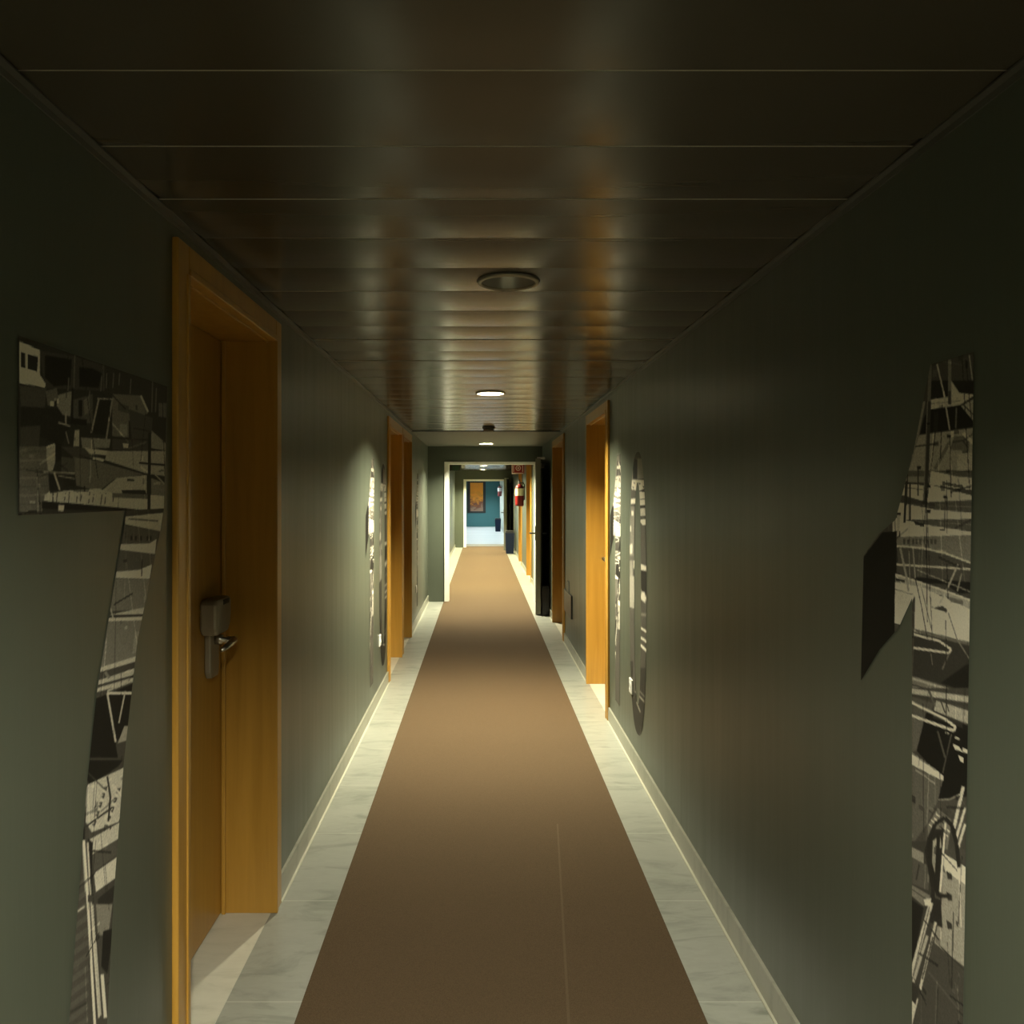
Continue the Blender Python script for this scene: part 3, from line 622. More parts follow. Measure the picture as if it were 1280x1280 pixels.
[0.55,[1.4916,0.8995],[1.5087,0.765],[1.5018,0.768],[1.4849,0.9019]],
[0.03,[1.5162,0.8729],[1.5237,0.7857],[1.5117,0.791],[1.5043,0.8775]],
[0.025,[1.6218,0.7007],[1.5614,0.709],[1.6077,0.5539],[1.6218,0.5456]],
[0.085,[1.5303,0.6614],[1.4129,0.6737],[1.4129,0.5776],[1.5993,0.4559],[1.572,0.546]],
[0.12,[1.5477,0.594],[1.4503,0.5844],[1.4467,0.5883],[1.5436,0.5982]],
[0.05,[1.5063,0.6656],[1.4139,0.6648],[1.412,0.667],[1.5042,0.668]],
[0.42,[1.5428,0.7295],[1.6158,0.5473],[1.5996,0.5546],[1.528,0.7346]],
[0.1,[1.543,0.7199],[1.602,0.5545],[1.5988,0.556],[1.54,0.721]],
[0.36,[1.5532,0.6611],[1.6046,0.5418],[1.594,0.5465],[1.5433,0.6648]],
[0.42,[1.5243,0.7017],[1.5792,0.5422],[1.5703,0.5465],[1.516,0.7049]],
[0.06,[1.5322,0.6691],[1.5688,0.5685],[1.5646,0.5704],[1.5283,0.6707]],
[0.42,[1.6218,0.5024],[1.5801,0.5237],[1.6038,0.4559],[1.6276,0.4404]],
[0.05,[1.6133,0.5328],[1.5747,0.5473],[1.591,0.5052],[1.619,0.5056]],
[0.5,[1.5614,0.7248],[1.5354,0.7405],[1.5379,0.7251],[1.5561,0.716]],
[0.12,[1.5227,0.758],[1.5053,0.7665],[1.5053,0.7526],[1.5227,0.7468]],
[0.03,[1.5341,0.7977],[1.5368,0.8492],[1.5506,0.8432],[1.5478,0.7912]],
[0.03,[1.5373,0.8475],[1.5157,0.8864],[1.5282,0.8841],[1.5501,0.8449]],
[0.03,[1.5182,0.8837],[1.4869,0.908],[1.494,0.9113],[1.5256,0.8869]],
[0.03,[1.4952,0.9053],[1.4723,0.9],[1.463,0.9086],[1.4857,0.914]],
[0.03,[1.4737,0.901],[1.4588,0.8727],[1.447,0.8795],[1.4616,0.9076]],
[0.03,[1.459,0.8731],[1.4516,0.835],[1.4396,0.8413],[1.4468,0.8791]],
[0.03,[1.5448,0.7994],[1.5177,0.7521],[1.5049,0.7603],[1.5316,0.8072]],
[0.03,[1.5113,0.7525],[1.4752,0.7704],[1.4752,0.7776],[1.5113,0.7599]]]
ZERO_ART = [[0.12,[4.7935,1.7329],[4.1191,1.7002],[4.1191,0.9961],[4.7935,0.9136]],
[0.03,[4.5793,1.7099],[4.4308,1.6848],[4.4468,1.5843],[4.5793,1.5868]],
[0.27,[4.4308,1.697],[4.2325,1.6823],[4.2036,1.5826],[4.4308,1.584]],
[0.3,[4.7935,1.6536],[4.5623,1.6462],[4.5623,1.5865],[4.7935,1.5909]],
[0.5,[4.7935,1.5876],[4.1751,1.5734],[4.1751,1.536],[4.4149,1.5168],[4.7935,1.5479]],
[0.75,[4.7019,1.5827],[4.631,1.5782],[4.6556,1.569]],
[0.08,[4.5589,1.5695],[4.4923,1.5653],[4.5154,1.5563]],
[0.75,[4.4244,1.557],[4.3617,1.5532],[4.3834,1.5444]],
[0.08,[4.2976,1.5453],[4.2384,1.5418],[4.2589,1.5332]],
[0.75,[4.6171,1.5379],[4.5488,1.5342],[4.5725,1.5249]],
[0.08,[4.4792,1.5263],[4.4149,1.5228],[4.4372,1.5138]],
[0.75,[4.3493,1.5153],[4.2886,1.5121],[4.3097,1.5033]],
[0.08,[4.6768,1.5055],[4.6068,1.5022],[4.631,1.4927]],
[0.75,[4.5354,1.576],[4.4695,1.5718],[4.4923,1.5629]],
[0.08,[4.4022,1.5634],[4.3401,1.5595],[4.3617,1.5508]],
[0.75,[4.2767,1.5516],[4.218,1.548],[4.2384,1.5394]],
[0.08,[4.593,1.5446],[4.5254,1.5409],[4.5488,1.5317]],
[0.75,[4.4565,1.5329],[4.3928,1.5294],[4.4149,1.5204]],
[0.08,[4.3279,1.5218],[4.2678,1.5185],[4.2886,1.5098]],
[0.65,[4.463,1.5139],[4.1751,1.5101],[4.1751,1.4813],[4.4149,1.4742]],
[0.78,[4.7381,1.469],[4.4727,1.4769],[4.4727,1.451],[4.7381,1.4448]],
[0.03,[4.7405,1.4383],[4.4814,1.4355],[4.4771,1.4417],[4.7357,1.4448]],
[0.5,[4.3678,1.4714],[4.1751,1.4756],[4.1751,1.4468],[4.3678,1.4413]],
[0.04,[4.3991,1.4312],[4.1469,1.4351],[4.1469,1.442],[4.3991,1.4385]],
[0.42,[4.3834,1.423],[4.1469,1.4328],[4.1469,1.3928],[4.3524,1.3845]],
[0.6,[4.3834,1.3626],[4.1469,1.3757],[4.1469,1.3471],[4.2916,1.3388]],
[0.2,[4.7935,1.429],[4.5055,1.4333],[4.5387,1.1575],[4.7935,1.1383]],
[0.45,[4.7564,1.3115],[4.6137,1.3235],[4.6137,1.2917],[4.7564,1.2787]],
[0.42,[4.7564,1.2001],[4.5793,1.2239],[4.5793,1.1671],[4.7564,1.1476]],
[0.55,[4.6068,1.4064],[4.5454,1.4076],[4.5454,1.3825],[4.6068,1.381]],
[0.26,[4.7935,1.1118],[4.5725,1.1297],[4.5725,0.9469],[4.7935,0.9202]],
[0.5,[4.5454,1.1319],[4.1469,1.1299],[4.1469,1.1099],[4.5454,1.0881]],
[0.035,[4.5287,1.0833],[4.1469,1.107],[4.1469,0.9984],[4.5454,0.9502]],
[0.3,[4.5247,1.0767],[4.3334,0.9871],[4.3103,0.9913],[4.4996,1.0806]],
[0.3,[4.6756,1.0324],[4.5039,1.0496],[4.5271,0.869],[4.6756,0.8521]],
[0.035,[4.4962,1.0504],[4.0475,1.0952],[4.0475,1.0237],[4.4962,0.9781]],
[0.55,[4.4771,0.9695],[4.243,0.9871],[4.1267,0.958],[4.2774,0.9382],[4.3659,0.9546]],
[0.5,[4.3992,0.7839],[4.1401,0.7895],[4.1134,0.8015],[4.369,0.7967]],
[0.55,[4.3992,0.7309],[4.1401,0.7395],[4.1134,0.7519],[4.369,0.7441]],
[0.55,[4.4035,0.6914],[4.1439,0.6891],[4.1097,0.7028],[4.3648,0.706]],
[0.25,[4.3841,0.8643],[4.1429,0.8926],[4.1429,0.8793],[4.3841,0.8502]],
[0.045,[4.3479,0.5761],[4.0475,0.6399],[4.0475,0.4447],[4.3841,0.209],[4.7816,0.092],[4.5742,0.3809],[4.3841,0.4556]],
[0.045,[4.7816,0.5223],[4.5545,0.5688],[4.5545,0.4809],[4.7816,0.4301]],
[0.3,[4.5092,0.4092],[4.2545,0.4161],[4.2314,0.426],[4.4833,0.4197]],
[0.25,[4.4741,0.3611],[4.3631,0.3333],[4.3329,0.3436],[4.4424,0.3715]],
[0.22,[4.4307,0.4429],[4.218,0.4462],[4.2002,0.4537],[4.411,0.4508]]]
# ------------------------------------------------------------------ openings in the side walls: (side, y0, y1) of each room door
DOOR_H, CASE_W, CASE_T, REC = 2.05, 0.075, 0.016, 0.18
L_DOORS = [(2.05, 2.92), (6.56, 7.50), (7.68, 8.55)]
R_DOORS = [(5.47, 6.45), (8.38, 9.55), (13.9, 15.1), (17.2, 18.25)]
WT = 0.27
def side_wall(name, s, X, doors, y_end, mat, label):
    bm = bmesh.new(); y = Y0
    for a, c_ in doors:
        box(bm, s*X, s*(X+WT), y, a-0.02, 0, CEIL+0.1); box(bm, s*X, s*(X+WT), a-0.02, c_+0.02, DOOR_H+0.02, CEIL+0.1); y = c_+0.02
    box(bm, s*X, s*(X+WT), y, y_end, 0, CEIL+0.1)
    return tag(obj(name, bm, mat), label, 'wall', kind='structure')
side_wall('wall_left', -1, XL, L_DOORS, Y2+0.07, WALL, 'long dark green grey wall on the left with three wooden doors')
side_wall('wall_right', 1, XR, R_DOORS, Y2+0.07, WALL, 'long dark green grey wall on the right with wooden doors')
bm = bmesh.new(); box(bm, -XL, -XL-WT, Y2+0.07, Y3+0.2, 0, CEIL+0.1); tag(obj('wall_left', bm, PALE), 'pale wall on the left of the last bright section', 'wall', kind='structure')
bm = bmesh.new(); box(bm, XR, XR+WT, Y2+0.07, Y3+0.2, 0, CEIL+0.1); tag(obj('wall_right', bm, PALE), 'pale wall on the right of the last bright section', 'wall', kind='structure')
bm = bmesh.new(); box(bm, -XL-WT, XR+WT, Y3, Y3+0.2, 0, CEIL+0.1); tag(obj('wall_end', bm, TEAL), 'teal wall closing the far end of the corridor', 'wall', kind='structure')
bm = bmesh.new(); box(bm, -XL-WT, XR+WT, Y0-0.2, Y0, 0, CEIL+0.1); tag(obj('wall_back', bm, WALL), 'dark wall closing the corridor behind the camera', 'wall', kind='structure')
def partition(name, y, a, c_, h, label):
    bm = bmesh.new()
    box(bm, -XL, a, y, y+PT, 0, CEIL+0.05); box(bm, c_, XR, y, y+PT, 0, CEIL+0.05); box(bm, a, c_, y, y+PT, h, CEIL+0.05)
    return tag(obj(name, bm, WALL), label, 'wall', kind='structure')
partition('wall_middle', Y1, -0.52, 0.765, 1.955, 'dark cross wall around the first white framed doorway')
partition('wall_rear', Y2, -0.51, 0.72, 1.925, 'dark cross wall around the second white framed doorway')
def frame_trim(name, y, a, c_, h, wl, wr, wt, label):
    bm = bmesh.new(); f = 0.018
    box(bm, a, a+wl, y-f, y+PT+f, 0, h); box(bm, c_-wr, c_, y-f, y+PT+f, 0, h); box(bm, a+wl, c_-wr, y-f, y+PT+f, h-wt, h)
    return tag(obj(name, bm, WHITE, bevel=0.003), label, 'door frame', kind='structure')
frame_trim('trim_1', Y1, -0.52, 0.765, 1.955, 0.065, 0.03, 0.035, 'white frame of the first doorway across the corridor')
frame_trim('trim_2', Y2, -0.51, 0.72, 1.925, 0.075, 0.05, 0.05, 'white frame of the second, farther doorway')

# floor, thresholds in the door recesses belong to it
bm = bmesh.new()
box(bm, -XL-WT, XR+WT, Y0-0.2, Y2+0.9, -0.08, 0)
for s, X, ds in ((-1, XL, L_DOORS), (1, XR, R_DOORS)):
    for a, c_ in ds: box(bm, s*(X+0.005), s*(X+WT), a, c_, -0.05, 0.002, 1)
box(bm, -0.73, 0.83, Y2+0.5, Y2+1.6, -0.05, 0.004, 2)  # strip past the carpet end, shade on the floor put into its colour
tag(obj('floor', bm, [MARBLE, THRESH, simple('shaded floor strip', (0.22, 0.2, 0.14), 0.6)]), 'pale veined marble floor along both sides of the carpet', 'floor', kind='structure')
bm = bmesh.new(); box(bm, -XL-WT, XR+WT, Y2+0.9, Y3+0.2, -0.08, 0); tag(obj('floor', bm, LOBBY), 'white tiled floor beyond the second doorway', 'floor', kind='structure')

# skirting
def skirting(name, s, X, doors, label):
    bm = bmesh.new(); spans = []; y = Y0
    for a, c_ in doors: spans.append((y, a-CASE_W-0.002)); y = c_+CASE_W+0.002
    spans += [(y, Y1)] if y < Y1 else []
    out = []
    for a, c_ in spans:
        if a < Y1 < c_: out += [(a, Y1), (Y1+PT, c_)]
        else: out.append((a, c_))
    if s < 0: out.append((Y1+PT, Y2))
    else: out.append((y, Y2))
    for a, c_ in out:
        if c_-a < 0.03: continue
        box(bm, s*X, s*(X-0.011), a, c_, 0, 0.092)
        box(bm, s*(X-0.011), s*(X-0.019), a, c_, 0, 0.005, 1)
    return tag(obj(name, bm, [SKIRT, GROUT]), label, 'skirting', kind='structure')
skirting('baseboard_left', -1, XL, L_DOORS, 'low grey marble skirting along the left wall')
skirting('baseboard_right', 1, XR, R_DOORS, 'low grey marble skirting along the right wall')

# carpet
bm = bmesh.new(); box(bm, -0.53, 0.640, Y0+0.1, Y2+0.52, 0, 0.006)
tag(obj('carpet_runner', bm, CARPET, bevel=0.002), 'long brown carpet runner down the middle of the corridor', 'carpet')

# ------------------------------------------------------------------ ceiling: crosswise panels, slightly crowned, with lamp holes
LAMP_R = 0.088
LAMPS = [(0.084, FIRST+4.5*PITCH, None), (0.058, FIRST+14.5*PITCH, LAMP_A), (0.084, FIRST-5.5*PITCH, LAMP_B), (0.06, 10.72, LAMP_A),
         (0.05, 13.5, LAMP_C), (0.05, 16.2, LAMP_C), (0.05, 19.0, LAMP_C), (0.045, 21.9, LAMP_C), (0.05, 25.4, LAMP_D), (0.05, 28.1, LAMP_D), (0.05, 30.8, LAMP_D), (0.05, 33.5, LAMP_D), (0.05, 36.3, LAMP_D)]  # second, fourth and last cool lamps: unseen, added for even light and wall wash
def hole_patch(bm, x0, x1, y0, y1, cx, cy, r, zf, mi):
    n = 48; inner, outer = [], []
    for k in range(n):
        a = 2*PI*(k+0.5)/n; c_, s_ = math.cos(a), math.sin(a)
        tx = ((x1-cx) if c_ > 0 else (cx-x0))/max(abs(c_), 1e-6); ty = ((y1-cy) if s_ > 0 else (cy-y0))/max(abs(s_), 1e-6)
        t_ = min(tx, ty)
        inner.append(bm.verts.new((cx+r*c_, cy+r*s_, zf(cy+r*s_)))); outer.append(bm.verts.new((cx+t_*c_, cy+t_*s_, zf(cy+t_*s_))))
    cs = []
    for qx, qy in ((x1,y1),(x0,y1),(x0,y0),(x1,y0)): cs.append(bm.verts.new((qx, qy, zf(qy))))
    ang = [math.atan2(v.co.y-cy, v.co.x-cx) % (2*PI) for v in cs]
    for k in range(n):
        k2 = (k+1) % n
        a0, a1 = 2*PI*(k+0.5)/n, 2*PI*(k+1.5)/n
        ex = [cs[i] for i in range(4) if a0 < ang[i] < a1 or a0 < ang[i]+2*PI < a1]
        f = bm.faces.new([inner[k], outer[k]] + ex + [outer[k2], inner[k2]]); f.material_index = mi; f.smooth = True
def panel_ceiling(bm, j0, j1, base, pitch, lamps):
    for j in range(j0, j1):
        ya, yb = base+j*pitch+0.0013, base+(j+1)*pitch-0.0013; ym = (ya+yb)/2
        jit = random.uniform(-0.0007, 0.0007); sag = random.uniform(0.0022, 0.0042); tilt = random.uniform(-0.004, 0.004)
        def zf(y): return CEIL + jit + sag*(((y-ym)/(pitch/2))**2) + tilt*(y-ym)
        la = [l_ for l_ in lamps if ya < l_[1] < yb]
        spans = [(-XL, XR)] if not la else [(-XL, la[0][0]-0.135), (la[0][0]+0.135, XR)]
        for xa, xb in spans:
            ys = [ya+(yb-ya)*k/8 for k in range(9)]
            A = [bm.verts.new((xa, y, zf(y))) for y in ys]; B = [bm.verts.new((xb, y, zf(y))) for y in ys]
            for k in range(8): f = bm.faces.new((A[k], A[k+1], B[k+1], B[k])); f.smooth = True
        if la: hole_patch(bm, la[0][0]-0.135, la[0][0]+0.135, ya, yb, la[0][0], la[0][1], LAMP_R, zf, 0)
        for yy, sg in ((ya, -1), (yb, 1)):      # turned-up lips into the joint
            q = [bm.verts.new((x_, y_, z_)) for x_, y_, z_ in ((-XL, yy, zf(yy)), (XR, yy, zf(yy)), (XR, yy+sg*0.0013, CEIL+0.006), (-XL, yy+sg*0.0013, CEIL+0.006))]
            bm.faces.new(q).material_index = 1
    y_a, y_b = base+j0*pitch, base+j1*pitch
    q = [bm.verts.new(p) for p in ((-XL, y_a, CEIL+0.012), (XR, y_a, CEIL+0.012), (XR, y_b, CEIL+0.012), (-XL, y_b, CEIL+0.012))]
    return q
bm = bmesh.new()
panel_ceiling(bm, -15, 26, FIRST, PITCH, LAMPS)
obj_c = obj('ceiling', bm, [PANEL, JOINT], normals=False)
tag(obj_c, 'dark glossy ceiling of crosswise metal panels', 'ceiling', kind='structure')
bm = bmesh.new()
def flat_ceiling(bm, y0, y1, lamps):
    y = y0
    zf = lambda q: CEIL
    for lx_, ly_, _ in sorted(lamps, key=lambda l_: l_[1]):
        for xa, xb, ya, yb in ((-XL, XR, y, ly_-0.14), (-XL, lx_-0.14, ly_-0.14, ly_+0.14), (lx_+0.14, XR, ly_-0.14, ly_+0.14)):
            bm.faces.new([bm.verts.new(p) for p in ((xa, ya, CEIL), (xb, ya, CEIL), (xb, yb, CEIL), (xa, yb, CEIL))])
        hole_patch(bm, lx_-0.14, lx_+0.14, ly_-0.14, ly_+0.14, lx_, ly_, LAMP_R, zf, 0); y = ly_+0.14
    bm.faces.new([bm.verts.new(p) for p in ((-XL, y, CEIL), (XR, y, CEIL), (XR, y1, CEIL), (-XL, y1, CEIL))])
flat_ceiling(bm, PANEL_END+0.03, Y1, [l_ for l_ in LAMPS if PANEL_END < l_[1] < Y1])
tag(obj('ceiling', bm, PLASTER, normals=False), 'short plain grey plaster ceiling before the first doorway', 'ceiling', kind='structure')
bm = bmesh.new(); panel_ceiling(bm, 0, 41, Y1+PT, (Y2-Y1-PT)/41, [(l_[0], Y1+PT+(math.floor((l_[1]-Y1-PT)/((Y2-Y1-PT)/41))+0.5)*((Y2-Y1-PT)/41), l_[2]) for l_ in LAMPS if Y1 < l_[1] < Y2])
tag(obj('ceiling', bm, [PANEL, JOINT], normals=False), 'glossy panelled ceiling between the two doorways', 'ceiling', kind='structure')
bm = bmesh.new(); flat_ceiling(bm, Y2+PT, Y3, [l_ for l_ in LAMPS if l_[1] > Y2])
tag(obj('ceiling', bm, PLASTER, normals=False), 'plain ceiling of the last bright section', 'ceiling', kind='structure')
bm = bmesh.new(); box(bm, -XL-WT, XR+WT, Y0-0.2, Y3+0.2, CEIL+0.16, CEIL+0.24)
tag(obj('ceiling', bm, PLASTER), 'slab above the hung ceilings', 'ceiling', kind='structure')
for i, (s, X, side) in enumerate(((-1, XL, 'left'), (1, XR, 'right'))):
    bm = bmesh.new()
    box(bm, s*X, s*(X-0.018), Y0, PANEL_END, CEIL-0.004, CEIL-0.0005); box(bm, s*X, s*(X-0.003), Y0, PANEL_END, CEIL-0.016, CEIL-0.0005)
    tag(obj('trim_%d' % (3+i), bm, EDGE), 'thin metal edge angle where the ceiling meets the %s wall' % side, 'ceiling trim', kind='structure')
bm = bmesh.new(); box(bm, -XL, XR, PANEL_END-0.002, PANEL_END+0.03, CEIL-0.006, CEIL+0.03)
tag(obj('trim_5', bm, simple('dark ceiling joint strip', (0.02, 0.02, 0.016), 0.4)), 'dark strip across the ceiling where the panels end', 'ceiling trim', kind='structure')

# ------------------------------------------------------------------ downlights
def downlight(x, y, glowmat, label):
    dz = 0.010 if glowmat is LAMP_B else -0.003
    t_ = empty('ceiling_downlight', (x, y, CEIL))
    bm = bmesh.new(); lathe(bm, [(0.083, -0.001), (0.0835, -0.006), (0.088, -0.009), (0.096, -0.007), (0.100, 0.0005), (0.088, 0.001)], (x, y, CEIL), cap=False); obj('trim_ring', bm, SATIN, t_)
    bm = bmesh.new(); lathe(bm, [(0.0845, -0.002), (0.080, 0.018), (0.070, 0.045), (0.056, 0.072), (0.050, 0.082)], (x, y, CEIL), cap='end'); obj('reflector', bm, REFLECT, t_)
    bm = bmesh.new()
    if glowmat: lathe(bm, [(0.052, 0.062-dz), (0.052, 0.052-dz), (0.046, 0.045-dz), (0.030, 0.040-dz), (0.012, 0.038-dz)], (x, y, CEIL)); obj('bulb', bm, glowmat, t_)
    else:
        for dx in (-0.018, 0.018): tube(bm, [(x+dx, y, CEIL+0.080), (x+dx, y, CEIL+0.030), (x+dx*0.6, y, CEIL+0.022)], [0.010, 0.010, 0.006]); 
        obj('bulb', bm, GLASSOFF, t_)
    tag(t_, label, 'ceiling light', 'round ceiling downlights')
lamp_labels = ['unlit dark round downlight in the panelled ceiling, largest one in view', 'lit round downlight between the large unlit one and the smoke detector', 'lit round downlight overhead, nearer than the large unlit one',
    'lit round downlight in the plain ceiling just before the first doorway', 'lit downlight first past the first doorway', 'lit downlight second past the first doorway, above the extinguisher', 'lit downlight third past the first doorway',
    'lit downlight last before the second doorway', 'cool white downlight first past the second doorway', 'added cool white downlight second past the second doorway', 'cool white downlight third past the second doorway', 'added cool white downlight fourth past the second doorway', 'added cool white downlight nearest to the teal end wall']
pp = (Y2-Y1-PT)/41
for (x, y, g_), lb in zip(LAMPS, lamp_labels):
    if Y1 < y < Y2: y = Y1+PT+(math.floor((y-Y1-PT)/pp)+0.5)*pp
    downlight(x, y, g_, lb)

# smoke detector
sx, sy = 0.07, 8.12
t_ = tag(empty('smoke_detector', (sx, sy, CEIL)), 'small round smoke detector on the ceiling where the panels end', 'smoke detector')
bm = bmesh.new(); lathe(bm, [(0.062, 0.0), (0.064, -0.012), (0.058, -0.016)], (sx, sy, CEIL+0.001)); obj('mounting_base', bm, simple('aged detector plastic', (0.16, 0.14, 0.09), 0.5), t_)
bm = bmesh.new(); lathe(bm, [(0.052, -0.014), (0.053, -0.032), (0.040, -0.045), (0.018, -0.050)], (sx, sy, CEIL)); obj('sensor_head', bm, simple('detector plastic', (0.14, 0.12, 0.075), 0.5), t_)

# ------------------------------------------------------------------ room doors
def room_door(n, s, X, a, c_, label, lever_low=False):
    P_ = lambda d: s*(X+d)            # d > 0 goes into the wall
    t_ = empty('door_%d' % n, (P_(0), (a+c_)/2, 0)); tag(t_, label, 'door', kind='structure')
    H = DOOR_H
    bm = bmesh.new()
    for y0, y1 in ((a-CASE_W, a), (c_, c_+CASE_W)): box(bm, P_(-CASE_T), P_(0.001), y0, y1, 0.001, H+CASE_W)
    box(bm, P_(-CASE_T), P_(0.001), a, c_, H, H+CASE_W)
    obj('casing', bm, WOOD, t_, bevel=0.004)
    bm = bmesh.new()
    for y0, y1 in ((a-0.019, a+0.001), (c_-0.001, c_+0.019)): box(bm, P_(-CASE_T-0.004), P_(REC+0.05), y0, y1, 0.001, H)
    box(bm, P_(-CASE_T-0.004), P_(REC+0.05), a, c_, H-0.002, H+0.018)
    for y0, y1 in ((a, a+0.012), (c_-0.012, c_)): box(bm, P_(REC-0.016), P_(REC-0.002), y0, y1, 0.001, H)
    box(bm, P_(0.012), P_(0.02), a, c_, H-0.008, H)
    obj('jamb_lining', bm, WOOD, t_, bevel=0.003)
    bm = bmesh.new(); box(bm, P_(REC), P_(REC+0.042), a+0.004, c_-0.004, 0.008, H-0.004); lf = obj('leaf', bm, WOOD, t_, bevel=0.002)
    # electronic lock: back plate, bulged housing, lever, sensor window
    yc = c_-0.135; D = lambda d: P_(REC-d)
    tf = lambda y_, z_, d: (D(d), y_, z_)
    bm = bmesh.new()
    out = [(yc-0.05, 0.90), (yc-0.035, 0.878), (yc+0.03, 0.878), (yc+0.042, 0.90), (yc+0.042, 1.08), (yc-0.05, 1.08)]
    prism(bm, out, 0.0, 0.022, tf); lk_ = obj('lock_plate', bm, SATIN, t_, bevel=0.005); 
    bm = bmesh.new()
    out = [(yc-0.10, 1.05), (yc-0.085, 1.03), (yc+0.03, 1.03), (yc+0.055, 1.055), (yc+0.062, 1.09), (yc+0.062, 1.135), (yc+0.05, 1.15), (yc-0.085, 1.15), (yc-0.10, 1.135)]
    prism(bm, out, 0.0, 0.058, tf); hs = obj('lock_housing', bm, SATIN, t_, bevel=0.012)
    bm = bmesh.new(); box(bm, D(0.050), D(0.0595), yc-0.03, yc+0.03, 1.128, 1.144); hs2 = obj('sensor_window', bm, DARK, hs)
    bm = bmesh.new()
    lathe(bm, [(0.017, 0.02), (0.017, 0.045), (0.011, 0.05), (0.011, 0.085)], (0, 0, 0), axis='X', seg=20)
    for v_ in bm.verts: v_.co = Vector((D(v_.co.x), yc+v_.co.y, 1.005+v_.co.z))
    tube(bm, [(D(0.082), yc+0.006, 1.005), (D(0.092), yc-0.02, 1.006), (D(0.094), yc-0.06, 1.004), (D(0.090), yc-0.10, 0.998), (D(0.080), yc-0.125, 0.99)], [0.011, 0.012, 0.011, 0.010, 0.006])
    obj('handle', bm, STEEL, t_)
    return t_
dl = ['wooden door in the left wall nearest to the viewer, with card lock', 'wooden door in the left wall, nearer of the two side by side', 'wooden door in the left wall, farther of the two side by side']
dr = ['bright wooden door in the right wall nearest to the viewer', 'dark wooden door in the right wall just before the open fire door', 'wooden door in the right wall first past the first doorway', 'wooden door in the right wall farthest away, past the extinguisher']
k = 0
for (a, c_), lb in zip(L_DOORS, dl): k += 1; room_door(k, -1, XL, a, c_, lb)
for (a, c_), lb in zip(R_DOORS, dr): k += 1; room_door(k, 1, XR, a, c_, lb)

# ------------------------------------------------------------------ fire doors held open, edge towards the viewer
def fire_door(n, hinge, edge, w, h, label):
    hx, hy = hinge; ex, ey = edge
    d = Vector((ex-hx, ey-hy, 0)); ln = d.length; d.normalize(); nrm = Vector((-d.y, d.x, 0))
    if nrm.x < 0: nrm = -nrm
    def pt(u, t_, z): p = Vector((hx, hy, 0)) + d*u + nrm*t_; return (p.x, p.y, z)
    t_ = tag(empty('door_%d' % n, (hx, hy, 0)), label, 'fire door', kind='structure')
    bm = bmesh.new(); prism(bm, [(0, 0.012), (ln, 0.012), (ln, h), (0, h)], 0, w, lambda u, z, q: pt(u, q, z)); obj('leaf', bm, FIREDOOR, t_, bevel=0.003)
    for sg, nm in ((-1, 'handle'), (1, 'handle')):
        base = 0 if sg < 0 else w
        bm = bmesh.new(); tube(bm, [pt(ln-0.07, base, 1.015), pt(ln-0.07, base+sg*0.06, 1.015), pt(ln-0.075, base+sg*0.068, 1.015), pt(ln-0.19, base+sg*0.068, 1.015)], 0.0105); 
        prism(bm, [(ln-0.095, 0.93), (ln-0.045, 0.93), (ln-0.045, 1.1), (ln-0.095, 1.1)], base, base+sg*0.008, lambda u, z, q: pt(u, q, z))
        obj(nm, bm, DARK, t_)
    bm = bmesh.new(); prism(bm, [(0.25, h-0.09), (0.5, h-0.09), (0.5, h-0.03), (0.25, h-0.03)], w, w+0.05, lambda u, z, q: pt(u, q, z))
    obj('door_closer', bm, SATIN, t_, bevel=0.004)
    bm = bmesh.new(); prism(bm, [(ln-0.12, h-0.005), (ln-0.02, h-0.005), (ln-0.02, h+0.02), (ln-0.12, h+0.02)], 0.02, w+0.05, lambda u, z, q: pt(u, q, z)); obj('hold_open_bracket', bm, STEEL, t_, bevel=0.003)
fire_door(8, (0.755, 11.37), (0.668, 10.12), 0.065, 1.945, 'grey fire door held open edge-on at the first doorway')
fire_door(9, (0.705, 22.97), (0.59, 21.75), 0.075, 1.915, 'grey fire door held open edge-on at the second doorway')

# ------------------------------------------------------------------ bins
def bin_(x, y, wx, wy, h, mat, label):
    t_ = tag(empty('waste_bin', (x, y, 0)), label, 'bin')
    bm = bmesh.new()
    rings = []
    for z, k_ in ((0.0, 0.86), (h*0.9, 1.0), (h*0.9, 0.93), (0.012, 0.80)):
        rings.append([bm.verts.new((x+sx_*wx/2*k_, y+sy_*wy/2*k_, z)) for sx_, sy_ in ((-1,-1),(1,-1),(1,1),(-1,1))])
    for A, B in zip(rings[:-1], rings[1:]):
        for q in range(4): bm.faces.new((A[q], A[(q+1) % 4], B[(q+1) % 4], B[q]))
    bm.faces.new(rings[0]); bm.faces.new(rings[-1]); obj('body', bm, mat, t_, bevel=0.006)
    bm = bmesh.new(); box(bm, x-wx/2, x+wx/2, y-wy/2, y+wy/2, h*0.9, h*0.93); box(bm, x-wx*0.46, x+wx*0.46, y-wy*0.46, y+wy*0.46, h*0.93, h); obj('lid', bm, BLACKBIN, t_, bevel=0.006)
bin_(0.79, 10.14, 0.092, 0.16, 0.37, BLACKBIN, 'slim black bin between the first fire door and the right wall')
bin_(0.715, 20.75, 0.225, 0.3, 0.58, NAVY, 'dark navy bin on the floor beside the second doorway')
bin_(0.66, 33.0, 0.24, 0.3, 0.54, NAVY, 'dark blue bin in the far bright section near the teal wall')

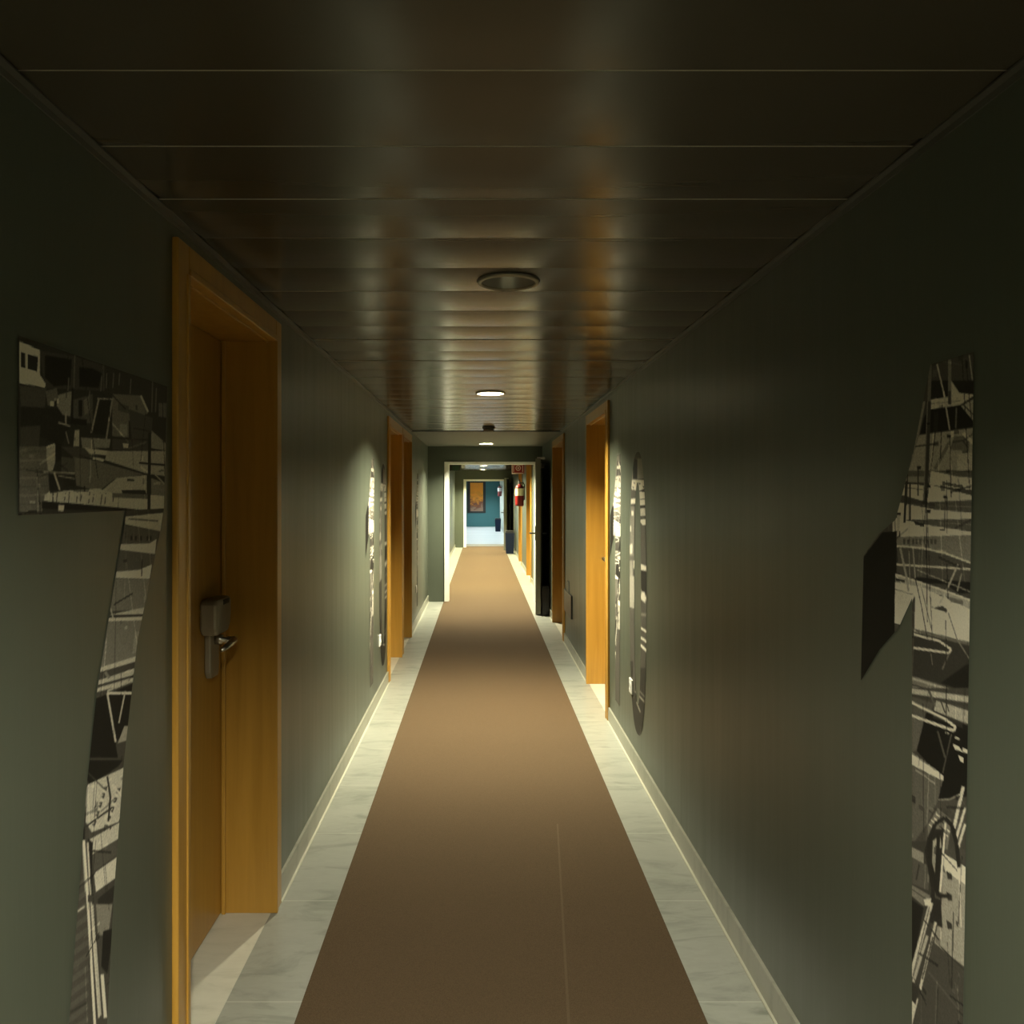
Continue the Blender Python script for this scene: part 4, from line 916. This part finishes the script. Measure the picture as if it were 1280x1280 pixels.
# ------------------------------------------------------------------ fire extinguishers and signs
def extinguisher(x, y, z, label, red=RED, paper=CREAM):
    t_ = tag(empty('fire_extinguisher', (x, y, z)), label, 'fire extinguisher')
    bm = bmesh.new(); lathe(bm, [(0.07, 0.0), (0.082, 0.012), (0.085, 0.04), (0.085, 0.34), (0.075, 0.385), (0.045, 0.415), (0.026, 0.425), (0.026, 0.44)], (x, y, z), seg=28); obj('cylinder', bm, red, t_)
    bm = bmesh.new(); lathe(bm, [(0.0862, 0.205), (0.0862, 0.345)], (x, y, z), seg=28, cap=False); obj('label', bm, paper, t_)
    bm = bmesh.new(); lathe(bm, [(0.022, 0.44), (0.022, 0.475)], (x, y, z), seg=16); box(bm, x-0.014, x+0.014, y-0.12, y+0.02, z+0.475, z+0.487); box(bm, x-0.012, x+0.012, y-0.11, y+0.02, z+0.505, z+0.517); box(bm, x-0.012, x+0.012, y+0.0, y+0.025, z+0.475, z+0.517); obj('valve_handle', bm, DARK, t_)
    bm = bmesh.new(); tube(bm, [(x+0.02, y, z+0.455), (x+0.07, y-0.02, z+0.46), (x+0.1, y-0.03, z+0.40), (x+0.096, y-0.03, z+0.25), (x+0.095, y-0.03, z+0.12)], [0.010, 0.010, 0.010, 0.010, 0.013]); obj('hose', bm, DARK, t_)
    bm = bmesh.new(); box(bm, x+0.08, XR, y-0.02, y+0.02, z+0.36, z+0.40); obj('wall_bracket', bm, DARK, t_)
extinguisher(0.745, 16.0, 1.27, 'red fire extinguisher with cream label hung on the right wall past the first doorway')
extinguisher(0.745, 33.6, 1.42, 'dark red extinguisher hung above the far blue bin near the teal wall', simple('dark red enamel', (0.09, 0.008, 0.008), 0.35), simple('greyed paper label', (0.3, 0.3, 0.28), 0.6))

# red pictogram sign hung across the view
t_ = tag(empty('fire_sign', (0.73, 16.3, 1.91)), 'red fire equipment sign hung high above the extinguisher', 'sign')
bm = bmesh.new(); box(bm, 0.60, XR, 16.29, 16.30, 1.91, 2.105); obj('plate', bm, SIGNRED, t_)
bm = bmesh.new()
for q in ((0.600, 0.618, 1.91, 2.105), (0.618, 0.835, 1.91, 1.932), (0.632, 0.646, 1.95, 2.085), (0.812, 0.826, 1.95, 2.085), (0.646, 0.812, 2.078, 2.085)): box(bm, q[0], q[1], 16.286, 16.29, q[2], q[3])
obj('border', bm, SIGNWHITE, t_)
bm = bmesh.new()
for r0, r1 in ((0.036, 0.054), (0.0, 0.018)):
    for k in range(28):
        a0, a1 = 2*PI*k/28, 2*PI*(k+1)/28
        q = [(r0, a0), (r1, a0), (r1, a1), (r0, a1)] if r0 else [(0, a0), (r1, a0), (r1, a1)]
        bm.faces.new([bm.verts.new((0.73+r*math.cos(a), 16.287, 2.025+r*math.sin(a))) for r, a in q])
obj('hose_reel_symbol', bm, SIGNWHITE, t_)
# green sign box hung on the left
t_ = tag(empty('exit_sign', (-0.56, 14.0, 1.89)), 'dark green sign box hung high on the left past the first doorway', 'sign')
bm = bmesh.new(); box(bm, -XL, -0.36, 13.98, 14.03, 1.90, 2.015); obj('housing', bm, simple('dark sign housing', (0.02, 0.025, 0.015), 0.5), t_, bevel=0.004)
bm = bmesh.new(); box(bm, -0.50, -0.39, 13.975, 13.98, 1.915, 2.0); obj('panel', bm, SIGNGREEN, t_)
bm = bmesh.new(); box(bm, -0.345, -0.29, 13.98, 14.02, 1.95, 2.02); obj('end_lens', bm, PLASTIC, t_, bevel=0.004)
bm = bmesh.new(); box(bm, -0.36, -0.29, 13.985, 14.015, 2.02, 2.03); box(bm, -0.33, -0.31, 13.99, 14.01, 2.02, CEIL); obj('bracket', bm, DARK, t_)

# painting on the teal wall
t_ = tag(empty('framed_painting', (-0.22, Y3, 0.65)), 'tall amber and brown abstract painting in dark frame on the teal wall', 'painting')
x0, x1, z0, z1 = -0.66, 0.19, 0.64, 2.12
bm = bmesh.new()
for q in ((x0, x0+0.13, z0, z1), (x1-0.12, x1, z0, z1), (x0+0.13, x1-0.12, z0, z0+0.08), (x0+0.13, x1-0.12, z1-0.08, z1)): box(bm, q[0], q[1], Y3-0.045, Y3-0.001, q[2], q[3])
obj('frame', bm, FRAMEBLACK, t_, bevel=0.005)
bm = bmesh.new(); box(bm, x0+0.12, x1-0.11, Y3-0.025, Y3-0.003, z0+0.07, z1-0.07); obj('canvas', bm, CANVAS, t_)

# ------------------------------------------------------------------ sockets and the low dark box
def socket(s, X, y, z, label):
    xw = s*X; P_ = lambda d: s*(X-d)
    t_ = tag(empty('wall_socket', (xw, y, z)), label, 'wall socket', 'white wall sockets')
    bm = bmesh.new(); box(bm, P_(0.0005), P_(0.010), y-0.041, y+0.041, z-0.041, z+0.041); obj('face_plate', bm, PLASTIC, t_, bevel=0.003)
    bm = bmesh.new(); lathe(bm, [(0.021, 0.0095), (0.021, 0.0125), (0.018, 0.0125), (0.018, 0.0102)], (0, 0, 0), axis='X', seg=24)
    for v_ in bm.verts: v_.co = Vector((P_(v_.co.x), y+v_.co.y, z+v_.co.z))
    obj('outlet', bm, PLASTIC, t_)
socket(-1, XL, 5.98, 0.43, 'white socket low on the left wall between the sailboat digits')
socket(-1, XL, 9.30, 0.42, 'white socket low on the left wall past the paired wooden doors')
socket(1, XR, 4.60, 0.42, 'white socket low on the right wall beside the round sailboat digit')
t_ = tag(empty('wall_box', (XR, 8.0, 0.33)), 'small dark box low on the right wall between the two wooden doors', 'wall box')
bm = bmesh.new(); box(bm, XR-0.014, XR, 7.62, 8.26, 0.33, 0.55); obj('body', bm, DARK, t_, bevel=0.006)
bm = bmesh.new(); box(bm, XR-0.012, XR, 7.88, 8.02, 0.55, 0.655); obj('junction_cover', bm, simple('grey plastic', (0.3, 0.3, 0.25), 0.5), t_, bevel=0.004)

# ------------------------------------------------------------------ digit shaped photo murals
def paint_tones(Y, Z, art, seed):
    rng = np.random.default_rng(seed)
    T = np.full(Y.shape, 0.1)
    for item in art:
        t_, pts = item[0], np.array(item[1:], float)
        idx = np.nonzero((Y >= pts[:,0].min()) & (Y <= pts[:,0].max()) & (Z >= pts[:,1].min()) & (Z <= pts[:,1].max()))[0]
        if not len(idx): continue
        y, z = Y[idx], Z[idx]; ins = np.zeros(len(idx), bool); n = len(pts); j = n-1
        for i in range(n):
            yi, zi = pts[i]; yj, zj = pts[j]
            if zi != zj: ins ^= ((zi > z) != (zj > z)) & (y < (yj-yi)*(z-zi)/(zj-zi)+yi)
            j = i
        T[idx[ins]] = t_
    return np.clip(T*(1+rng.normal(0, 0.07, T.shape)), 0.005, 0.95)
def interp(tab, v):
    return float(np.interp(v, [a for a, _ in tab], [c_ for _, c_ in tab]))
def row_piece(z0, z1, lo, hi, nu, nv):
    Yg, Zg, quads = [], [], []
    for j in range(nv+1):
        z = z0+(z1-z0)*j/nv; a, c_ = lo(z), hi(z)
        for i in range(nu+1): Yg.append(a+(c_-a)*i/nu); Zg.append(z)
    for j in range(nv):
        for i in range(nu): k_ = j*(nu+1)+i; quads.append((k_, k_+1, k_+nu+2, k_+nu+1))
    return Yg, Zg, quads
def seven_shape(q):
    right = [(0.2, 1.585), (0.44, 1.631), (0.685, 1.66), (0.944, 1.708), (1.183, 1.775), (1.42, 1.903), (1.466, 1.922)]
    left = [(0.2, 1.44), (0.54, 1.48), (0.958, 1.549), (1.113, 1.587), (1.466, 1.719)]
    return [row_piece(1.466, 1.757, lambda z: 1.318, lambda z: 1.922+(z-1.466)/0.291*0.02, int(0.62/q), int(0.29/q)),
            row_piece(0.2, 1.466, lambda z: interp(left, z), lambda z: interp(right, z), int(0.17/q), int(1.266/q))]
def one_shape(q):
    top = [(1.086, 1.82), (1.364, 1.807), (1.417, 1.735), (1.448, 1.668), (1.58, 1.60), (1.745, 1.538)]
    inner = [(1.086, 1.818), (1.17, 1.735), (1.23, 1.655), (1.296, 1.604), (1.745, 1.604)]
    low = lambda z: 1.444-(z-0.2)/1.545*0.042
    lim = lambda z: 1.604 if z < 1.5786 else interp(top, z)
    return [row_piece(0.2, 1.745, low, lambda z: lim(z), int(0.2/q), int(1.545/q)),
            row_piece(1.086, 1.574, lambda z: min(interp(inner, z), 1.82), lambda z: max(interp(top, z), 1.6045), int(0.2/q), int(0.49/q))]
def zero_shape(q):
    cy, cz = 4.425, 0.965; n, m_ = int(3.6/q), int(0.15/q); Yg, Zg, quads = [], [], []
    for k_ in range(n):
        a = 2*PI*k_/n; ca, sa = math.cos(a), math.sin(a)
        for i in range(m_+1):
            f = i/m_; ry, rz = 0.095+(0.235-0.095)*f, 0.60+(0.765-0.60)*f
            Yg.append(cy+ry*math.copysign(abs(ca)**0.8, ca)); Zg.append(cz+rz*math.copysign(abs(sa)**0.8, sa))
    for k_ in range(n):
        for i in range(m_): a = k_*(m_+1)+i; c_ = ((k_+1) % n)*(m_+1)+i; quads.append((a, a+1, c_+1, c_))
    return [(Yg, Zg, quads)]
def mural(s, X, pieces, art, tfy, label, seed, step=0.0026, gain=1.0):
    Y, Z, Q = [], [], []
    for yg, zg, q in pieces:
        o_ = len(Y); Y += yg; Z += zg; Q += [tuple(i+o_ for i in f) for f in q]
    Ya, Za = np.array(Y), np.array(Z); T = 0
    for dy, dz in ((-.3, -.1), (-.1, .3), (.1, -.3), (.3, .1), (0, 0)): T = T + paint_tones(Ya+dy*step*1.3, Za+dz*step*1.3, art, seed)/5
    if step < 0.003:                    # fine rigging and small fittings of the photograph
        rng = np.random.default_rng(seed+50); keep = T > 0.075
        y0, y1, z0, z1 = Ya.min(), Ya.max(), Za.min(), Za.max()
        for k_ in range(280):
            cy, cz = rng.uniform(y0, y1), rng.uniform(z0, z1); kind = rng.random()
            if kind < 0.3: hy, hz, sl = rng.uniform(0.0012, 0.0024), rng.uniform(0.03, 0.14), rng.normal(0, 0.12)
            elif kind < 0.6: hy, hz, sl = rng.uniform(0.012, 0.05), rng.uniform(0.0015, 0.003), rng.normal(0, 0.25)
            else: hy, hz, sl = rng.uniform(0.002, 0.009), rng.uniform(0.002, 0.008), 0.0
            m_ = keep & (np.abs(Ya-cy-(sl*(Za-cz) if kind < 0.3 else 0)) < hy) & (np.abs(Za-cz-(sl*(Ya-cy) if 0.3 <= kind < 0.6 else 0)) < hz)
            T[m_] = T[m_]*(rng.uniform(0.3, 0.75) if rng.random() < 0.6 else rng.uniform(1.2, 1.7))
    T = gain*np.clip(T*(1+0.9*np.clip((T-0.15)/0.3, 0, 1)), 0.004, 0.9)  # gain puts the dimness of grazing left murals into their print tones
    me = bpy.data.meshes.new('wall_mural')
    me.from_pydata([(s*(X-0.0015), tfy(y), z) for y, z in zip(Y, Z)], [], Q)
    at = me.color_attributes.new('tone', 'FLOAT_COLOR', 'POINT')
    at.data.foreach_set('color', np.stack([T, T, T, np.ones_like(T)], 1).astype(np.float32).ravel())
    me.materials.append(PRINT)
    o = bpy.data.objects.new('wall_mural', me); C.objects.link(o)
    return tag(o, label, 'wall mural', 'digit shaped harbour photo murals')
ident = lambda y: y
mural(-1, XL, seven_shape(0.0022), SEVEN_ART, ident, 'digit seven shaped harbour photo on the left wall before the nearest door', 1)
mural(1, XR, one_shape(0.0022), ONE_ART, ident, 'large digit one shaped sailboat photo on the right wall, nearest to the viewer', 2)
mural(1, XR, one_shape(0.006), ONE_ART, lambda y: y+3.56, 'digit one shaped sailboat photo against the first door on the right wall', 3, 0.006)
mural(1, XR, zero_shape(0.006), ZERO_ART, ident, 'round digit shaped harbour photo on the right wall, middle of three', 4, 0.006)
mural(-1, XL, one_shape(0.007), ONE_ART, lambda y: 5.26+1.82-y, 'digit one shaped sailboat photo on the left wall between the doors', 5)
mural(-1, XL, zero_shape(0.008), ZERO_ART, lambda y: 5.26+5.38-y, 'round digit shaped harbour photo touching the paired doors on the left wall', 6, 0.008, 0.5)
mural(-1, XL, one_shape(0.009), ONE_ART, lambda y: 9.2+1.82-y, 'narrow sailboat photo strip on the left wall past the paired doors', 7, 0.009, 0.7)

# ------------------------------------------------------------------ world, camera, colour
w = bpy.data.worlds.new('World'); sc.world = w; w.use_nodes = True
w.node_tree.nodes['Background'].inputs[0].default_value = (0.02, 0.02, 0.02, 1); w.node_tree.nodes['Background'].inputs[1].default_value = 0.0
cam = bpy.data.cameras.new('camera'); co = bpy.data.objects.new('camera', cam); C.objects.link(co)
co.location = (0, 0, 1.5); co.rotation_euler = (PI/2, 0, 0)
cam.sensor_width = 36; cam.lens = 1020/1280*36; cam.shift_x = 38/1280; cam.shift_y = -22/1280; cam.clip_start = 0.02
sc.camera = co
vs = sc.view_settings; vs.view_transform = 'Standard'; vs.look = 'None'; vs.exposure = 0.0; vs.gamma = 1.0; vs.use_curve_mapping = False
sc.cycles.use_denoising = True
sc.cycles.sample_clamp_indirect = 6.0
sc.cycles.max_bounces = 14; sc.cycles.diffuse_bounces = 3; sc.cycles.glossy_bounces = 8
